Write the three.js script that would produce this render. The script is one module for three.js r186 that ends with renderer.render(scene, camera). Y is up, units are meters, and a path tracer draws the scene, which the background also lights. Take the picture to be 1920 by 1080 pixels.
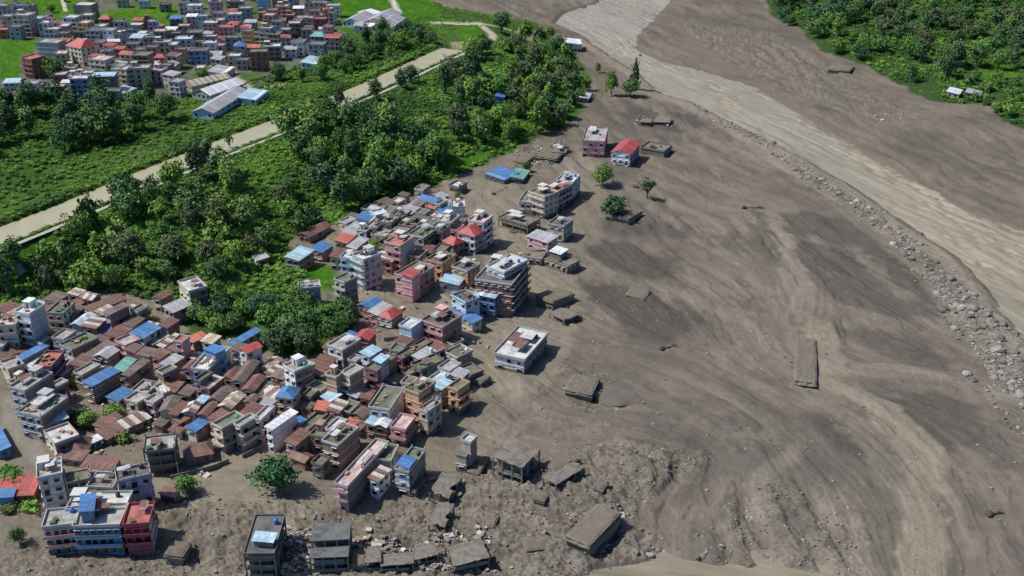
import * as THREE from 'three';
import { Sky } from 'three/addons/objects/Sky.js';
import { mergeGeometries } from 'three/addons/utils/BufferGeometryUtils.js';

// ---------------------------------------------------------------- camera, sky, sun, exposure
const CAM_H = 185, FOCAL = 2000, HORIZON = -440;              // metres; focal length and horizon row in 1920x1080 photo pixels
const PITCH = Math.atan((540 - HORIZON) / FOCAL), CP = Math.cos(PITCH), SP = Math.sin(PITCH);
const scene = new THREE.Scene();
const camera = new THREE.PerspectiveCamera(2 * Math.atan(540 / FOCAL) * 180 / Math.PI, 16 / 9, 1, 12000);
camera.position.set(0, CAM_H, 0);
camera.rotation.set(-PITCH, 0, 0);
scene.add(camera);
const SUN = new THREE.Vector3(-1, 1.36, -0.04).normalize();
const sky = new Sky();
sky.name = 'sky'; sky.scale.setScalar(9000); sky.userData = { kind: 'structure' };
sky.material.uniforms.sunPosition.value.copy(SUN);
sky.material.uniforms.turbidity.value = 5;
sky.material.uniforms.rayleigh.value = 0.9;
sky.material.uniforms.mieCoefficient.value = 0.004;
scene.add(sky);
scene.environmentIntensity = 0.165;
const sun = new THREE.DirectionalLight(new THREE.Color(1, 0.93, 0.82), 4.4);
sun.name = 'sun';
sun.position.copy(SUN).multiplyScalar(1500).add(new THREE.Vector3(0, 0, -500));
sun.target.position.set(0, 0, -500);
sun.castShadow = true;
Object.assign(sun.shadow.camera, { left: -700, right: 700, top: 700, bottom: -700, near: 10, far: 4000 });
sun.shadow.mapSize.set(4096, 4096);
sun.shadow.radius = 1;
scene.add(sun, sun.target);
const renderer = new THREE.WebGLRenderer({ antialias: true });
renderer.toneMapping = THREE.LinearToneMapping;
renderer.toneMappingExposure = 1.12;
renderer.shadowMap.enabled = true;
renderer.setSize(1024, 576);

// ---------------------------------------------------------------- small maths
let seedState = 12345;
function reseed(s) { seedState = s >>> 0; }
function rnd() { seedState = (seedState + 0x6D2B79F5) >>> 0; let t = seedState; t = Math.imul(t ^ (t >>> 15), t | 1); t ^= t + Math.imul(t ^ (t >>> 7), t | 61); return ((t ^ (t >>> 14)) >>> 0) / 4294967296; }
const rr = (a, b) => a + (b - a) * rnd();
const pick = a => a[Math.floor(rnd() * a.length)];
const clamp = (x, a = 0, b = 1) => x < a ? a : x > b ? b : x;
const sstep = (a, b, x) => { const t = clamp((x - a) / (b - a)); return t * t * (3 - 2 * t); };
const lerp = (a, b, t) => a + (b - a) * t;
function hash2(i, j) { let h = Math.imul(i, 374761393) + Math.imul(j, 668265263) | 0; h = Math.imul(h ^ (h >>> 13), 1274126177); return ((h ^ (h >>> 16)) >>> 0) / 4294967296; }
function vnoise(x, y) { const i = Math.floor(x), j = Math.floor(y), u = x - i, v = y - j, a = u * u * (3 - 2 * u), b = v * v * (3 - 2 * v); const p = hash2(i, j), q = hash2(i + 1, j), r = hash2(i, j + 1), s = hash2(i + 1, j + 1); return p + (q - p) * a + (r - p) * b + (p - q - r + s) * a * b; }
function fbm(x, y, n = 4) { let s = 0, a = 0.5, t = 0; for (let k = 0; k < n; k++) { s += a * vnoise(x, y); t += a; a *= 0.5; const nx = x * 1.62 - y * 1.21 + 17.3; y = x * 1.21 + y * 1.62 + 9.1; x = nx; } return s / t; }

// a photo pixel as a direction; the point where that direction meets a level plane or the ground
function dirOf(px, py) { const a = px - 960, b = 540 - py; return [a, b * CP - FOCAL * SP, -b * SP - FOCAL * CP]; }
function atLevel(px, py, h) { const d = dirOf(px, py), t = (h - CAM_H) / d[1]; return [d[0] * t, d[2] * t]; }
const W0 = pts => pts.map(p => atLevel(p[0], p[1], 0));
function toPixel(x, y, z) { const dy = y - CAM_H, f = -dy * SP - z * CP, u = dy * CP - z * SP; return [960 + FOCAL * x / f, 540 - FOCAL * u / f]; }
const P = s => s.trim().split(/\s+/).map(q => q.split(',').map(Number));     // 'x,y x,y ...'
function inPoly(pl, x, y) { let c = false; for (let i = 0, j = pl.length - 1; i < pl.length; j = i++) { const a = pl[i], b = pl[j]; if ((a[1] > y) !== (b[1] > y) && x < (b[0] - a[0]) * (y - a[1]) / (b[1] - a[1]) + a[0]) c = !c; } return c; }
function segDist(pl, x, y, closed) { let best = 1e9; const n = pl.length; for (let i = 0; i < (closed ? n : n - 1); i++) { const a = pl[i], b = pl[(i + 1) % n], dx = b[0] - a[0], dy = b[1] - a[1]; let t = ((x - a[0]) * dx + (y - a[1]) * dy) / (dx * dx + dy * dy); t = t < 0 ? 0 : t > 1 ? 1 : t; const ex = x - a[0] - dx * t, ey = y - a[1] - dy * t, d = ex * ex + ey * ey; if (d < best) best = d; } return Math.sqrt(best); }
class Area {                       // a polygon (or a band round a polyline) in world metres with a quick outer box
  constructor(pts, closed = true, width = 0) { this.p = pts; this.closed = closed; this.w = width; const m = 30 + width; this.x0 = Math.min(...pts.map(q => q[0])) - m; this.x1 = Math.max(...pts.map(q => q[0])) + m; this.z0 = Math.min(...pts.map(q => q[1])) - m; this.z1 = Math.max(...pts.map(q => q[1])) + m; }
  box(x, z) { return x > this.x0 && x < this.x1 && z > this.z0 && z < this.z1; }
  has(x, z) { return this.box(x, z) && inPoly(this.p, x, z); }
  sd(x, z) { if (!this.box(x, z)) return -30; const d = segDist(this.p, x, z, this.closed); return this.closed ? (inPoly(this.p, x, z) ? d : -d) : this.w - d; }   // positive inside
}

// ---------------------------------------------------------------- the lie of the land
const hillArea = new Area(W0(P('-700,640 -100,600 30,577 110,556 190,546 265,556 290,560 330,595 380,628 450,634 470,652 520,670 600,667 640,648 668,612 655,585 600,592 548,600 540,560 620,545 640,500 560,490 540,470 565,432 640,418 690,395 760,370 850,335 920,300 990,268 1050,248 1090,215 1085,180 1105,160 1095,120 1060,95 1010,42 940,32 835,12 780,-12 700,-60 -1400,-60')));
const farArea = new Area(W0(P('1436,-60 1443,30 1500,52 1540,97 1620,122 1700,167 1760,194 1850,194 1880,232 1925,244 2300,330 2600,-60')));
const riverArea = new Area(W0(P('1290,-60 1255,0 1230,30 1196,62 1192,92 1240,112 1330,135 1420,165 1520,225 1600,270 1700,330 1800,385 1925,432 2200,560 2200,900 1925,628 1880,575 1840,520 1800,480 1740,440 1680,400 1600,345 1520,300 1440,262 1370,225 1300,190 1240,172 1200,135 1160,112 1120,85 1085,60 1040,42 1060,22 1120,5 1160,-60')));
const sideArea = new Area(W0(P('1085,1085 1110,1062 1200,1050 1260,1040 1330,1052 1400,1062 1440,1052 1500,1062 1560,1074 1600,1090 1600,1300 1000,1300')));
const BENCH = 13;
const canalLine = P('-260,545 -120,488 0,440 120,393 290,322 420,270 560,217 690,163 820,103 850,90').map(p => atLevel(p[0], p[1], BENCH));
const canalArea = new Area(canalLine, false, 9);
function hillH(x, z) { const d = hillArea.sd(x, z); let h = 0; if (d > -2) h = BENCH * sstep(-2, 62, d > 29.9 || hillArea.box(x, z) ? d : d); return h; }
function landH(x, z) {
  let h = hillH(x, z);
  const f = farArea.sd(x, z); if (f > -6) h += 4 * sstep(-6, 25, f);
  const c = canalArea.sd(x, z); if (c > -24) { const d = 9 - c; h = lerp(h, BENCH, 1 - sstep(12, 30, d)); if (d < 10.5) h -= 2.4 * (1 - sstep(8.0, 10.0, d)); }
  const r = riverArea.sd(x, z); if (r > -12) h -= 2.6 * sstep(-5, 6, r);
  const s = sideArea.sd(x, z); if (s > -8) h -= 1.6 * sstep(-3, 3, s);
  return h;
}
function ground(px, py) {          // where the line of sight through a photo pixel meets the land
  const d = dirOf(px, py); let t0 = (26 - CAM_H) / d[1], t1 = (-4 - CAM_H) / d[1];
  const n = 60; let prev = t0;
  for (let k = 1; k <= n; k++) { const t = t0 + (t1 - t0) * k / n; if (CAM_H + d[1] * t < landH(d[0] * t, d[2] * t)) { let a = prev, b = t; for (let q = 0; q < 14; q++) { const m = (a + b) / 2; if (CAM_H + d[1] * m < landH(d[0] * m, d[2] * m)) b = m; else a = m; } t1 = b; break; } prev = t; }
  const x = d[0] * t1, z = d[2] * t1; return [x, z, landH(x, z)];
}
const G = pts => pts.map(p => { const g = ground(p[0], p[1]); return [g[0], g[1]]; });

// ---------------------------------------------------------------- scene helpers
const taken = new Map();
function numbered(n) { const k = taken.get(n) || 0; taken.set(n, k + 1); return k ? `${n}_${String(k).padStart(3, '0')}` : n; }
function mesh(name, geometry, material, parent) { const m = new THREE.Mesh(geometry, material); m.name = name; m.castShadow = m.receiveShadow = true; if (parent) parent.add(m); return m; }
function structure(name, geometry, material) { const m = mesh(numbered(name), geometry, material, scene); m.userData = { kind: 'structure' }; return m; }
const told = [];                   // things whose label may need a place in the row to be the only one
function thing(name, label, category, x, y, z, turn = 0, group = null, alike = false) {
  const o = new THREE.Group(); o.name = numbered(name); o.position.set(x, y, z); o.rotation.y = turn; o.userData = { label, category }; if (group) o.userData.group = group; scene.add(o);
  if (!alike) told.push([o, toPixel(x, y, z)[0]]); return o;
}
const BOX = new THREE.BoxGeometry(1, 1, 1);
function box(name, parent, m, x, y, z, w, h, d, ry = 0) { const b = mesh(name, BOX, m, parent); b.position.set(x, y, z); b.scale.set(w, h, d); if (ry) b.rotation.y = ry; return b; }

// ---------------------------------------------------------------- textures and materials
function dataTex(n, fn, srgb = false) { const a = new Uint8Array(n * n * 4); for (let j = 0; j < n; j++) for (let i = 0; i < n; i++) { const c = fn(i / n, j / n, i, j), k = (j * n + i) * 4; a[k] = clamp(c[0]) * 255; a[k + 1] = clamp(c[1]) * 255; a[k + 2] = clamp(c[2]) * 255; a[k + 3] = 255; } const t = new THREE.DataTexture(a, n, n); t.wrapS = t.wrapT = THREE.RepeatWrapping; t.magFilter = THREE.LinearFilter; t.minFilter = THREE.LinearMipmapLinearFilter; t.generateMipmaps = true; if (srgb) t.colorSpace = THREE.SRGBColorSpace; t.needsUpdate = true; return t; }
const tile = (u, v, s, o = 0) => { const a = fbm(u * s + o, v * s, 3), b = fbm((u - 1) * s + o, v * s, 3), c = fbm(u * s + o, (v - 1) * s, 3), d = fbm((u - 1) * s + o, (v - 1) * s, 3); return lerp(lerp(a, b, u), lerp(c, d, u), v); };
const stainTex = [0, 1, 2].map(k => dataTex(128, (u, v) => { const st = fbm(u * 22 + k * 40, v * 2.2, 3), p = fbm(u * 5 + k * 9, v * 5, 4); const g = 0.74 + 0.36 * (st - 0.5) + 0.5 * (p - 0.5) + 0.16; return [g, g * 0.99, g * 0.97]; }));
const roofTex = [0, 1, 2].map(k => dataTex(128, (u, v) => { const p = fbm(u * 6 + k * 31, v * 6 + 3, 4), q = fbm(u * 26 + k * 7, v * 26, 2); const g = 0.66 + 1.0 * (p - 0.5) + 0.4 * (q - 0.5) + 0.16; return [g, g, g]; }));
const tinTex = [0, 1, 2].map(k => dataTex(128, (u, v, i) => { const p = fbm(u * 4 + k * 31, v * 9 + 3, 4), q = fbm(u * 40 + k * 7, v * 5, 2), r = (i % 6) / 6; const g = 0.78 + 0.7 * (p - 0.5) + 0.3 * (q - 0.5) + 0.06 * Math.sin(r * 6.283); return [g, g * 0.985, g * 0.97]; }));
const rustTex = [0, 1, 2].map(k => dataTex(128, (u, v) => { const p = fbm(u * 5 + k * 13, v * 9 + 3, 4), q = fbm(u * 30 + k * 7, v * 6, 3); const g = 0.70 + 0.95 * (p - 0.5) + 0.5 * (q - 0.5), o = sstep(0.5, 0.72, p); return [g * (1 + 0.22 * o), g * (1 - 0.04 * o), g * (1 - 0.16 * o)]; }));
const matCache = new Map();
function mat(rgb, opt = {}) { const k = rgb.map(v => v.toFixed(3)).join() + JSON.stringify([opt.tex, opt.rough, opt.metal]); let m = matCache.get(k); if (!m) { m = new THREE.MeshStandardMaterial({ roughness: opt.rough ?? 0.9, metalness: opt.metal ?? 0 }); m.color.setRGB(...rgb); const sets = { stain: stainTex, roof: roofTex, tin: tinTex, rust: rustTex }; if (opt.tex) m.map = sets[opt.tex[0]][opt.tex[1]]; matCache.set(k, m); } return m; }

// ---------------------------------------------------------------- ground: flow lines of the mud
const guides = ['1100,180 1180,300 1300,380 1450,400 1600,500 1750,640 1900,760', '1000,330 1100,450 1250,520 1400,600 1550,740 1680,850 1740,960 1740,1100', '950,560 1100,640 1300,680 1450,800 1520,900 1600,1100', '900,700 1000,800 1150,800 1330,850 1250,1000 1200,1100', '1250,120 1500,235 1750,395 1960,500', '400,940 800,950 1000,1000 1150,1060', '1450,400 1500,520 1540,660 1640,760 1720,850', '1540,690 1700,690 1800,715 1960,770', '1300,20 1500,120 1700,210 1920,320'].map(s => W0(P(s)));
const gseg = []; for (const g of guides) for (let i = 0; i + 1 < g.length; i++) { const dx = g[i + 1][0] - g[i][0], dz = g[i + 1][1] - g[i][1], l = Math.hypot(dx, dz), n = Math.ceil(l / 25); for (let k = 0; k < n; k++) gseg.push([g[i][0] + dx * (k + 0.5) / n, g[i][1] + dz * (k + 0.5) / n, dx / l, dz / l]); }
const FX0 = -170, FZ0 = -960, FS = 0.8, FW = Math.ceil(640 / FS), FH = Math.ceil(780 / FS);
const CX = 12; const cw = Math.ceil(FW / CX) + 2, ch = Math.ceil(FH / CX) + 2, cdir = new Float32Array(cw * ch * 2);
for (let j = 0; j < ch; j++) for (let i = 0; i < cw; i++) { const x = FX0 + i * CX * FS, z = FZ0 + j * CX * FS; let a = 0, b = 0; for (const s of gseg) { const w = 1 / (30 + (s[0] - x) ** 2 + (s[1] - z) ** 2) ** 1.5; a += s[2] * w; b += s[3] * w; } const wob = (fbm(x * 0.02, z * 0.02, 2) - 0.5) * 1.1, ca = Math.cos(wob), sa = Math.sin(wob), l = Math.hypot(a, b) || 1; cdir[(j * cw + i) * 2] = (a * ca - b * sa) / l; cdir[(j * cw + i) * 2 + 1] = (a * sa + b * ca) / l; }
function flow(i, j) { const x = i / CX, y = j / CX, a = clamp(Math.floor(x), 0, cw - 2), b = clamp(Math.floor(y), 0, ch - 2), u = x - a, v = y - b, k = (b * cw + a) * 2, f = q => lerp(lerp(cdir[k + q], cdir[k + 2 + q], u), lerp(cdir[k + cw * 2 + q], cdir[k + cw * 2 + 2 + q], u), v); return [f(0), f(1)]; }
reseed(7);
const raw = new Float32Array(FW * FH), raw2 = new Float32Array(FW * FH);
for (let j = 0; j < FH; j++) for (let i = 0; i < FW; i++) { raw[j * FW + i] = rnd(); raw2[j * FW + i] = fbm(i * 0.16, j * 0.16, 2); }
const fineStreak = new Float32Array(FW * FH), broadStreak = new Float32Array(FW * FH);
const STEPS = 11;
for (let j = 0; j < FH; j++) for (let i = 0; i < FW; i++) {
  let s = 0, s2 = 0, n = 0;
  for (const sg of [1, -1]) { let x = i, y = j; for (let k = 0; k < STEPS; k++) { const d = flow(x, y); x += d[0] * sg * 1.3; y += d[1] * sg * 1.3; const a = x | 0, b = y | 0; if (a < 0 || b < 0 || a >= FW || b >= FH) break; s += raw[b * FW + a]; s2 += raw2[b * FW + a]; n++; x += d[0] * sg * 0.3; } }
  n = n || 1; fineStreak[j * FW + i] = s / n; broadStreak[j * FW + i] = s2 / n;
}
// a second, finer field for the near ground
const NX0 = -140, NZ0 = -470, NS = 0.36, NW = Math.ceil(330 / NS), NH = Math.ceil(285 / NS), closeStreak = new Float32Array(NW * NH);
{ const r = new Float32Array(NW * NH); for (let k = 0; k < r.length; k++) r[k] = rnd(); for (let j = 0; j < NH; j++) for (let i = 0; i < NW; i++) { let s = 0, n = 0; for (const sg of [1, -1]) { let x = i, y = j; for (let k = 0; k < 12; k++) { const d = flow((NX0 + x * NS - FX0) / FS, (NZ0 + y * NS - FZ0) / FS); x += d[0] * sg * 1.4; y += d[1] * sg * 1.4; const a = x | 0, b = y | 0; if (a < 0 || b < 0 || a >= NW || b >= NH) break; s += r[b * NW + a]; n++; } } closeStreak[j * NW + i] = s / (n || 1); } }
function gridNear(x, z) { const i = (x - NX0) / NS, j = (z - NZ0) / NS; if (i < 1 || j < 1 || i > NW - 3 || j > NH - 3) return 0; const p = i | 0, q = j | 0, u = i - p, v = j - q, k = q * NW + p, e = Math.min(i, j, NW - i, NH - j) * NS; return (lerp(lerp(closeStreak[k], closeStreak[k + 1], u), lerp(closeStreak[k + NW], closeStreak[k + NW + 1], u), v) - 0.5) * sstep(0, 30, e); }
for (const a of [fineStreak, broadStreak, closeStreak]) { let m = 0, v = 0; for (const q of a) m += q; m /= a.length; for (const q of a) v += (q - m) ** 2; v = Math.sqrt(v / a.length); for (let i = 0; i < a.length; i++) a[i] = 0.5 + clamp((a[i] - m) / v, -2.6, 2.6) * 0.12; }   // spread both to the same strength
function grid(a, x, z) { const i = clamp((x - FX0) / FS, 0, FW - 1.01), j = clamp((z - FZ0) / FS, 0, FH - 1.01), p = i | 0, q = j | 0, u = i - p, v = j - q, k = q * FW + p; return lerp(lerp(a[k], a[k + 1], u), lerp(a[k + FW], a[k + FW + 1], u), v); }

// ---------------------------------------------------------------- ground: what lies where
const A0 = s => new Area(W0(P(s))), AG = s => new Area(G(P(s)));
const gravel = [['1085,458 1110,446 1180,460 1270,488 1276,520 1210,526 1130,500', 1], ['1088,532 1150,525 1270,570 1300,612 1250,652 1165,632 1160,592 1100,562', 1], ['1400,395 1530,398 1615,412 1690,470 1745,535 1765,592 1700,604 1560,566 1490,480', 0.8], ['1560,612 1700,622 1780,662 1805,705 1700,690 1600,646', 0.7], ['1620,742 1740,735 1832,762 1850,832 1770,846 1700,800', 0.8], ['1518,778 1600,815 1690,880 1708,922 1672,905 1560,838', 0.9], ['1150,212 1200,202 1300,214 1332,236 1280,252 1200,238', 0.9], ['1096,410 1180,402 1290,428 1302,450 1150,442', 0.8], ['1490,640 1530,642 1530,716 1490,712', 0.5], ['1590,700 1680,720 1720,800 1690,830 1640,770', 0.6], ['1300,800 1345,840 1330,880 1240,930 1200,900 1250,850', 0.7], ['1230,20 1440,30 1520,80 1700,190 1640,230 1420,150 1240,80', 0.2], ['1600,220 1720,260 1840,330 1800,345 1680,290', 0.3], ['1130,215 1155,250 1200,262 1180,240', 0.5], ['600,960 760,950 900,1000 880,1060 650,1070', 0.5], ['1720,880 1790,900 1800,1080 1730,1080', 0.35], ['1340,690 1440,740 1500,860 1420,800', 0.45]].map(([s, k]) => [A0(s), k]);
const silt = [['1532,640 1560,720 1660,770 1722,850 1742,950 1715,1090', 6, 1], ['1445,400 1482,480 1532,640', 4, 0.9], ['1540,696 1700,690 1800,716 1960,768', 4, 0.8], ['955,885 988,935 1008,1000', 2.6, 1], ['1480,850 1420,920 1390,1000', 4, 0.6], ['1225,170 1290,200 1400,265 1450,302 1560,372', 3, 1], ['1200,190 1330,262 1440,320', 4, 0.5], ['700,560 760,600 830,560', 9, 0.7], ['1240,128 1420,186 1540,250 1700,350 1925,470', 3, 0.6], ['930,700 960,790 900,860', 6, 0.5], ['1560,372 1700,480 1830,620 1925,720', 5, 0.5], ['1480,440 1600,470 1700,560', 3, 0.5], ['1300,560 1420,620 1500,720 1600,790 1680,900', 4, 0.55], ['1560,940 1580,1000 1600,1090', 8, 0.5], ['900,350 965,430 1010,560 950,700', 17, 0.8], ['690,545 800,515 850,560 870,650', 9, 0.85], ['1000,300 1080,300 1100,380 1080,450', 10, 0.6], ['300,905 400,875 500,838 540,845', 6, 0.9], ['400,920 480,930 520,960', 10, 0.8], ['1105,80 1160,118 1205,150 1245,182 1310,202 1380,240 1450,280 1530,318 1610,362 1690,418 1750,462 1810,510 1850,560 1925,660', 7, 0.9], ['1200,95 1330,142 1420,170 1520,228 1700,335 1925,438', 5, 0.55]].map(([s, w, k]) => [new Area(W0(P(s)), false, w), k]);
const rough = [['290,930 480,945 640,935 800,925 920,880 1000,900 1130,820 1250,830 1345,850 1320,890 1230,930 1190,980 1270,1030 1230,1100 200,1100 200,1050', 1], ['1340,960 1440,900 1520,920 1640,1000 1600,1100 1300,1100', 0.5], ['1060,690 1130,680 1180,760 1120,800 1060,760', 0.4], ['0,1010 90,1010 100,1045 300,1045 300,1100 -60,1100', 0.8], ['960,280 1060,270 1040,310 960,310', 0.5], ['1200,340 1260,360 1290,440 1200,420', 0.35], ['1250,40 1450,60 1560,130 1700,210 1600,225 1400,140', 0.6], ['880,740 1010,730 1100,800 900,870', 0.25]].map(([s, k]) => [A0(s), k]);
const paddies = ['0,70 70,72 62,100 0,108', '10,0 118,-20 125,70 85,60 70,30 30,30', '180,22 330,8 345,50 180,60', '200,78 240,80 240,98 200,95', '70,8 150,-4 160,20 130,60', '620,0 800,-30 830,30 740,38 640,60', '740,10 860,40 845,44 800,30', '1620,-10 1690,0 1680,30 1625,30', '590,545 640,515 640,490 560,500', '545,560 620,548 600,530', '0,480 100,440 108,452 0,505', '860,50 915,52 925,75 860,70', '770,264 850,248 862,256 785,274', '832,302 915,282 925,292 850,322', '700,300 760,296 765,306 705,312', '1810,130 1880,120 1930,145 1850,150', '480,560 560,545 560,585 500,590', '0,98 40,98 35,150 0,150'].map(AG);
const townFar = AG('-60,-60 60,-50 560,-40 640,-20 650,60 600,110 480,160 330,190 120,200 -60,190');
const dirt = [['420,120 440,150 470,163 540,160', 4], ['1017,160 1030,115', 3], ['925,66 900,45 812,44', 3], ['925,66 918,88', 3], ['735,0 748,24', 3]].map(([s, w]) => [new Area(G(P(s)), false, w), 1]);
const barren = [AG('480,40 600,20 640,30 600,60'), AG('790,150 830,130 825,155 800,160'), AG('845,80 885,76 885,88 850,90'), AG('970,55 1010,58 1000,78 960,70')];
const streets = A0('0,740 60,760 110,900 90,930 40,850 0,800');

const MUD = [0.202, 0.170, 0.131], DARK = [0.108, 0.093, 0.076], SILT = [0.260, 0.224, 0.166], WARM = [0.216, 0.183, 0.134];
const mixc = (a, b, t) => [a[0] + (b[0] - a[0]) * t, a[1] + (b[1] - a[1]) * t, a[2] + (b[2] - a[2]) * t];
function roughAt(x, z) { let r = 0; for (const [a, k] of rough) if (a.box(x, z)) { const s = sstep(-4, 5, a.sd(x, z) + 6 * (fbm(x * 0.1, z * 0.1, 2) - 0.5)); r = Math.max(r, s * k); } return r; }
function hillIn(x, z) { return Math.max(sstep(-1.5, 1.5, hillArea.sd(x, z) + 7 * (fbm(x * 0.12, z * 0.12, 3) - 0.5)), sstep(-1.5, 1.5, farArea.sd(x, z) + 9 * (fbm(x * 0.1, z * 0.1, 3) - 0.5))); }
const riverMid = [[140, -1150], [108, -952], [66, -850], [72, -776], [92, -698], [157, -577], [196, -450], [207, -400], [228, -330], [240, -280]];
const midX = z => { for (let i = 0; i + 1 < riverMid.length; i++) { const a = riverMid[i], b = riverMid[i + 1]; if (z <= b[1]) return lerp(a[0], b[0], sstep(a[1], b[1], z) * 0.5 + 0.5 * clamp((z - a[1]) / (b[1] - a[1]))); } return riverMid[riverMid.length - 1][0]; };
function surface(x, z) {           // [height, r, g, b]
  const base = landH(x, z), green = hillIn(x, z), water = Math.max(sstep(-2, 1, riverArea.sd(x, z)), sstep(-1, 1, sideArea.sd(x, z)));
  const calm = (0.62 + 0.38 * sstep(0.40, 0.62, fbm(x * 0.011 + 60, z * 0.011, 3))) * (1 - 0.45 * sstep(20, 90, x - midX(z))), rg = roughAt(x, z), cs = gridNear(x, z), fs = (grid(fineStreak, x, z) - 0.5) * (0.4 + 0.6 * calm), bs = grid(broadStreak, x, z) - 0.5, bs0 = bs * calm;
  const n1 = fbm(x * 0.035, z * 0.035, 4) - 0.5, n2 = fbm(x * 0.3, z * 0.3, 3) - 0.5, n3 = vnoise(x * 2.1, z * 2.1) - 0.5;
  // relief
  const ridge = 1 - Math.abs(fbm(x * 0.16 + 3, z * 0.16, 4) * 2 - 1), knob = fbm(x * 0.45, z * 0.45, 3);
  // rills and small scarps run along the flow; standing wet patches have crisp outlines
  const patchy = sstep(0.42, 0.60, fbm(x * 0.022 + 31, z * 0.022, 2)), near = (1 - green) * (1 - water), rill = Math.exp(-(((bs - 0.075 - 0.03 * n2) / 0.013) ** 2)) * patchy, scarp = sstep(-0.012, 0.012, bs + 0.05 + 0.05 * n2) * 0.34 + sstep(-0.012, 0.012, bs - 0.15 + 0.05 * n2) * 0.22, wetp = sstep(0.545, 0.575, fbm(x * 0.05 + 6 * bs + 11, z * 0.05, 4)) * sstep(0.45, 0.6, fbm(x * 0.012 + 5, z * 0.012, 2));
  let h = base + near * calm * (scarp - rill * 0.28) + (1 - green) * (1 - water) * (n1 * 0.7 + bs0 * 1.9 + fs * 0.55 + cs * 0.35 * patchy + n2 * 0.34 + rg * ((ridge - 0.75) * 1.5 + (knob - 0.5) * 1.1 + bs * 4.2 + n1 * 2.4 + n3 * 0.42 + (vnoise(x * 1.05, z * 1.05) - 0.5) * 0.5) + n3 * 0.10) + green * (n2 * 0.7 + n1 * 1.5) * (canalArea.sd(x, z) > -5 ? 0.1 : 1);
  // stuff of the mud: wet gravel, silt, clods
  let c = mixc(MUD, DARK, clamp(0.22 + bs0 * 1.8 + n1 * 1.5 + fs * 0.9));
  c = mixc(c, [0.118, 0.106, 0.088], wetp * 0.55); c = mixc(c, [0.120, 0.104, 0.084], rill * 0.5 * calm);
  c = mixc(c, WARM, clamp(sstep(40, -120, x) * 0.75));
  for (const [a, k] of gravel) if (a.box(x, z)) { const d = a.sd(x, z) + 5 * n2 + 9 * bs; if (d > -3) c = mixc(c, [0.100, 0.090, 0.075], k * 0.95 * sstep(-1.5, 2.5, d)); }
  for (const [a, k] of silt) if (a.box(x, z)) { const d = a.sd(x, z) + 4 * n2 + 12 * bs; if (d > -3) c = mixc(c, SILT, k * 0.85 * sstep(-2, 2, d)); }
  const rb = sstep(0, 1, rg); c = mixc(c, [0.185, 0.160, 0.122], rb * 0.6);
  const speck = 1 + n3 * (0.10 + 0.5 * rb) + n2 * (0.26 + 0.35 * rb) + fs * 0.6 + cs * (0.3 + 0.5 * patchy); c = c.map(v => v * speck);
  const pale = sstep(0.80, 0.93, vnoise(x * 1.3 + 40, z * 1.3)) * rb; c = mixc(c, [0.30, 0.27, 0.22], pale * 0.6);
  if (green > 0) {
    let g = mixc([0.040, 0.085, 0.020], [0.075, 0.150, 0.028], clamp(0.5 + n1 * 1.6 + n2 * 1.3));
    g = mixc(g, [0.12, 0.125, 0.06], sstep(0.58, 0.74, fbm(x * 0.06 + 70, z * 0.06, 3)) * 0.6);
    const e = farArea.sd(x, z); if (e > -3) g = mixc(g, [0.034, 0.066, 0.022], 0.75);
    const t = townFar.sd(x, z); if (t > -4) g = mixc(g, mixc([0.15, 0.14, 0.11], [0.08, 0.13, 0.04], sstep(0.4, 0.6, fbm(x * 0.08, z * 0.08, 3))), sstep(-4, 4, t));
    for (const a of paddies) if (a.box(x, z)) { const d = a.sd(x, z); if (d > -2) { const row = Math.abs(((x * 0.35 + z * 0.9) / 9) % 1 + (n1 * 0.2)); g = mixc(g, mixc([0.046, 0.138, 0.012], [0.084, 0.186, 0.022], clamp(0.5 + 2.2 * n2 + 1.6 * n1)), sstep(-1, 1, d)); if (row < 0.09) g = mixc(g, [0.055, 0.105, 0.022], 0.6 * sstep(-1, 1, d)); } }
    for (const a of barren) if (a.box(x, z)) { const d = a.sd(x, z) + 4 * n2; if (d > -2) g = mixc(g, [0.30, 0.245, 0.16], 0.8 * sstep(-1, 1, d)); }
    for (const [a] of dirt) if (a.box(x, z)) { const d = a.sd(x, z) + 2 * n2; if (d > -2) g = mixc(g, [0.36, 0.31, 0.23], 0.9 * sstep(-1, 1, d)); }
    g = g.map(v => v * (1 + n3 * 0.5));
    c = mixc(c, g, green);
  }
  const shore = riverArea.sd(x, z) + 5 * n2; if (shore > -7) c = mixc(c, [0.118, 0.101, 0.080], 0.6 * sstep(-5, -2, shore));   // wet bank
  if (water > 0) c = mixc(c, [0.19, 0.165, 0.125], water * 0.6);
  if (streets.has(x, z)) c = mixc(c, [0.27, 0.25, 0.21], 0.7 * sstep(0, 2, streets.sd(x, z)));
  return [h, c[0], c[1], c[2]];
}
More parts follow.
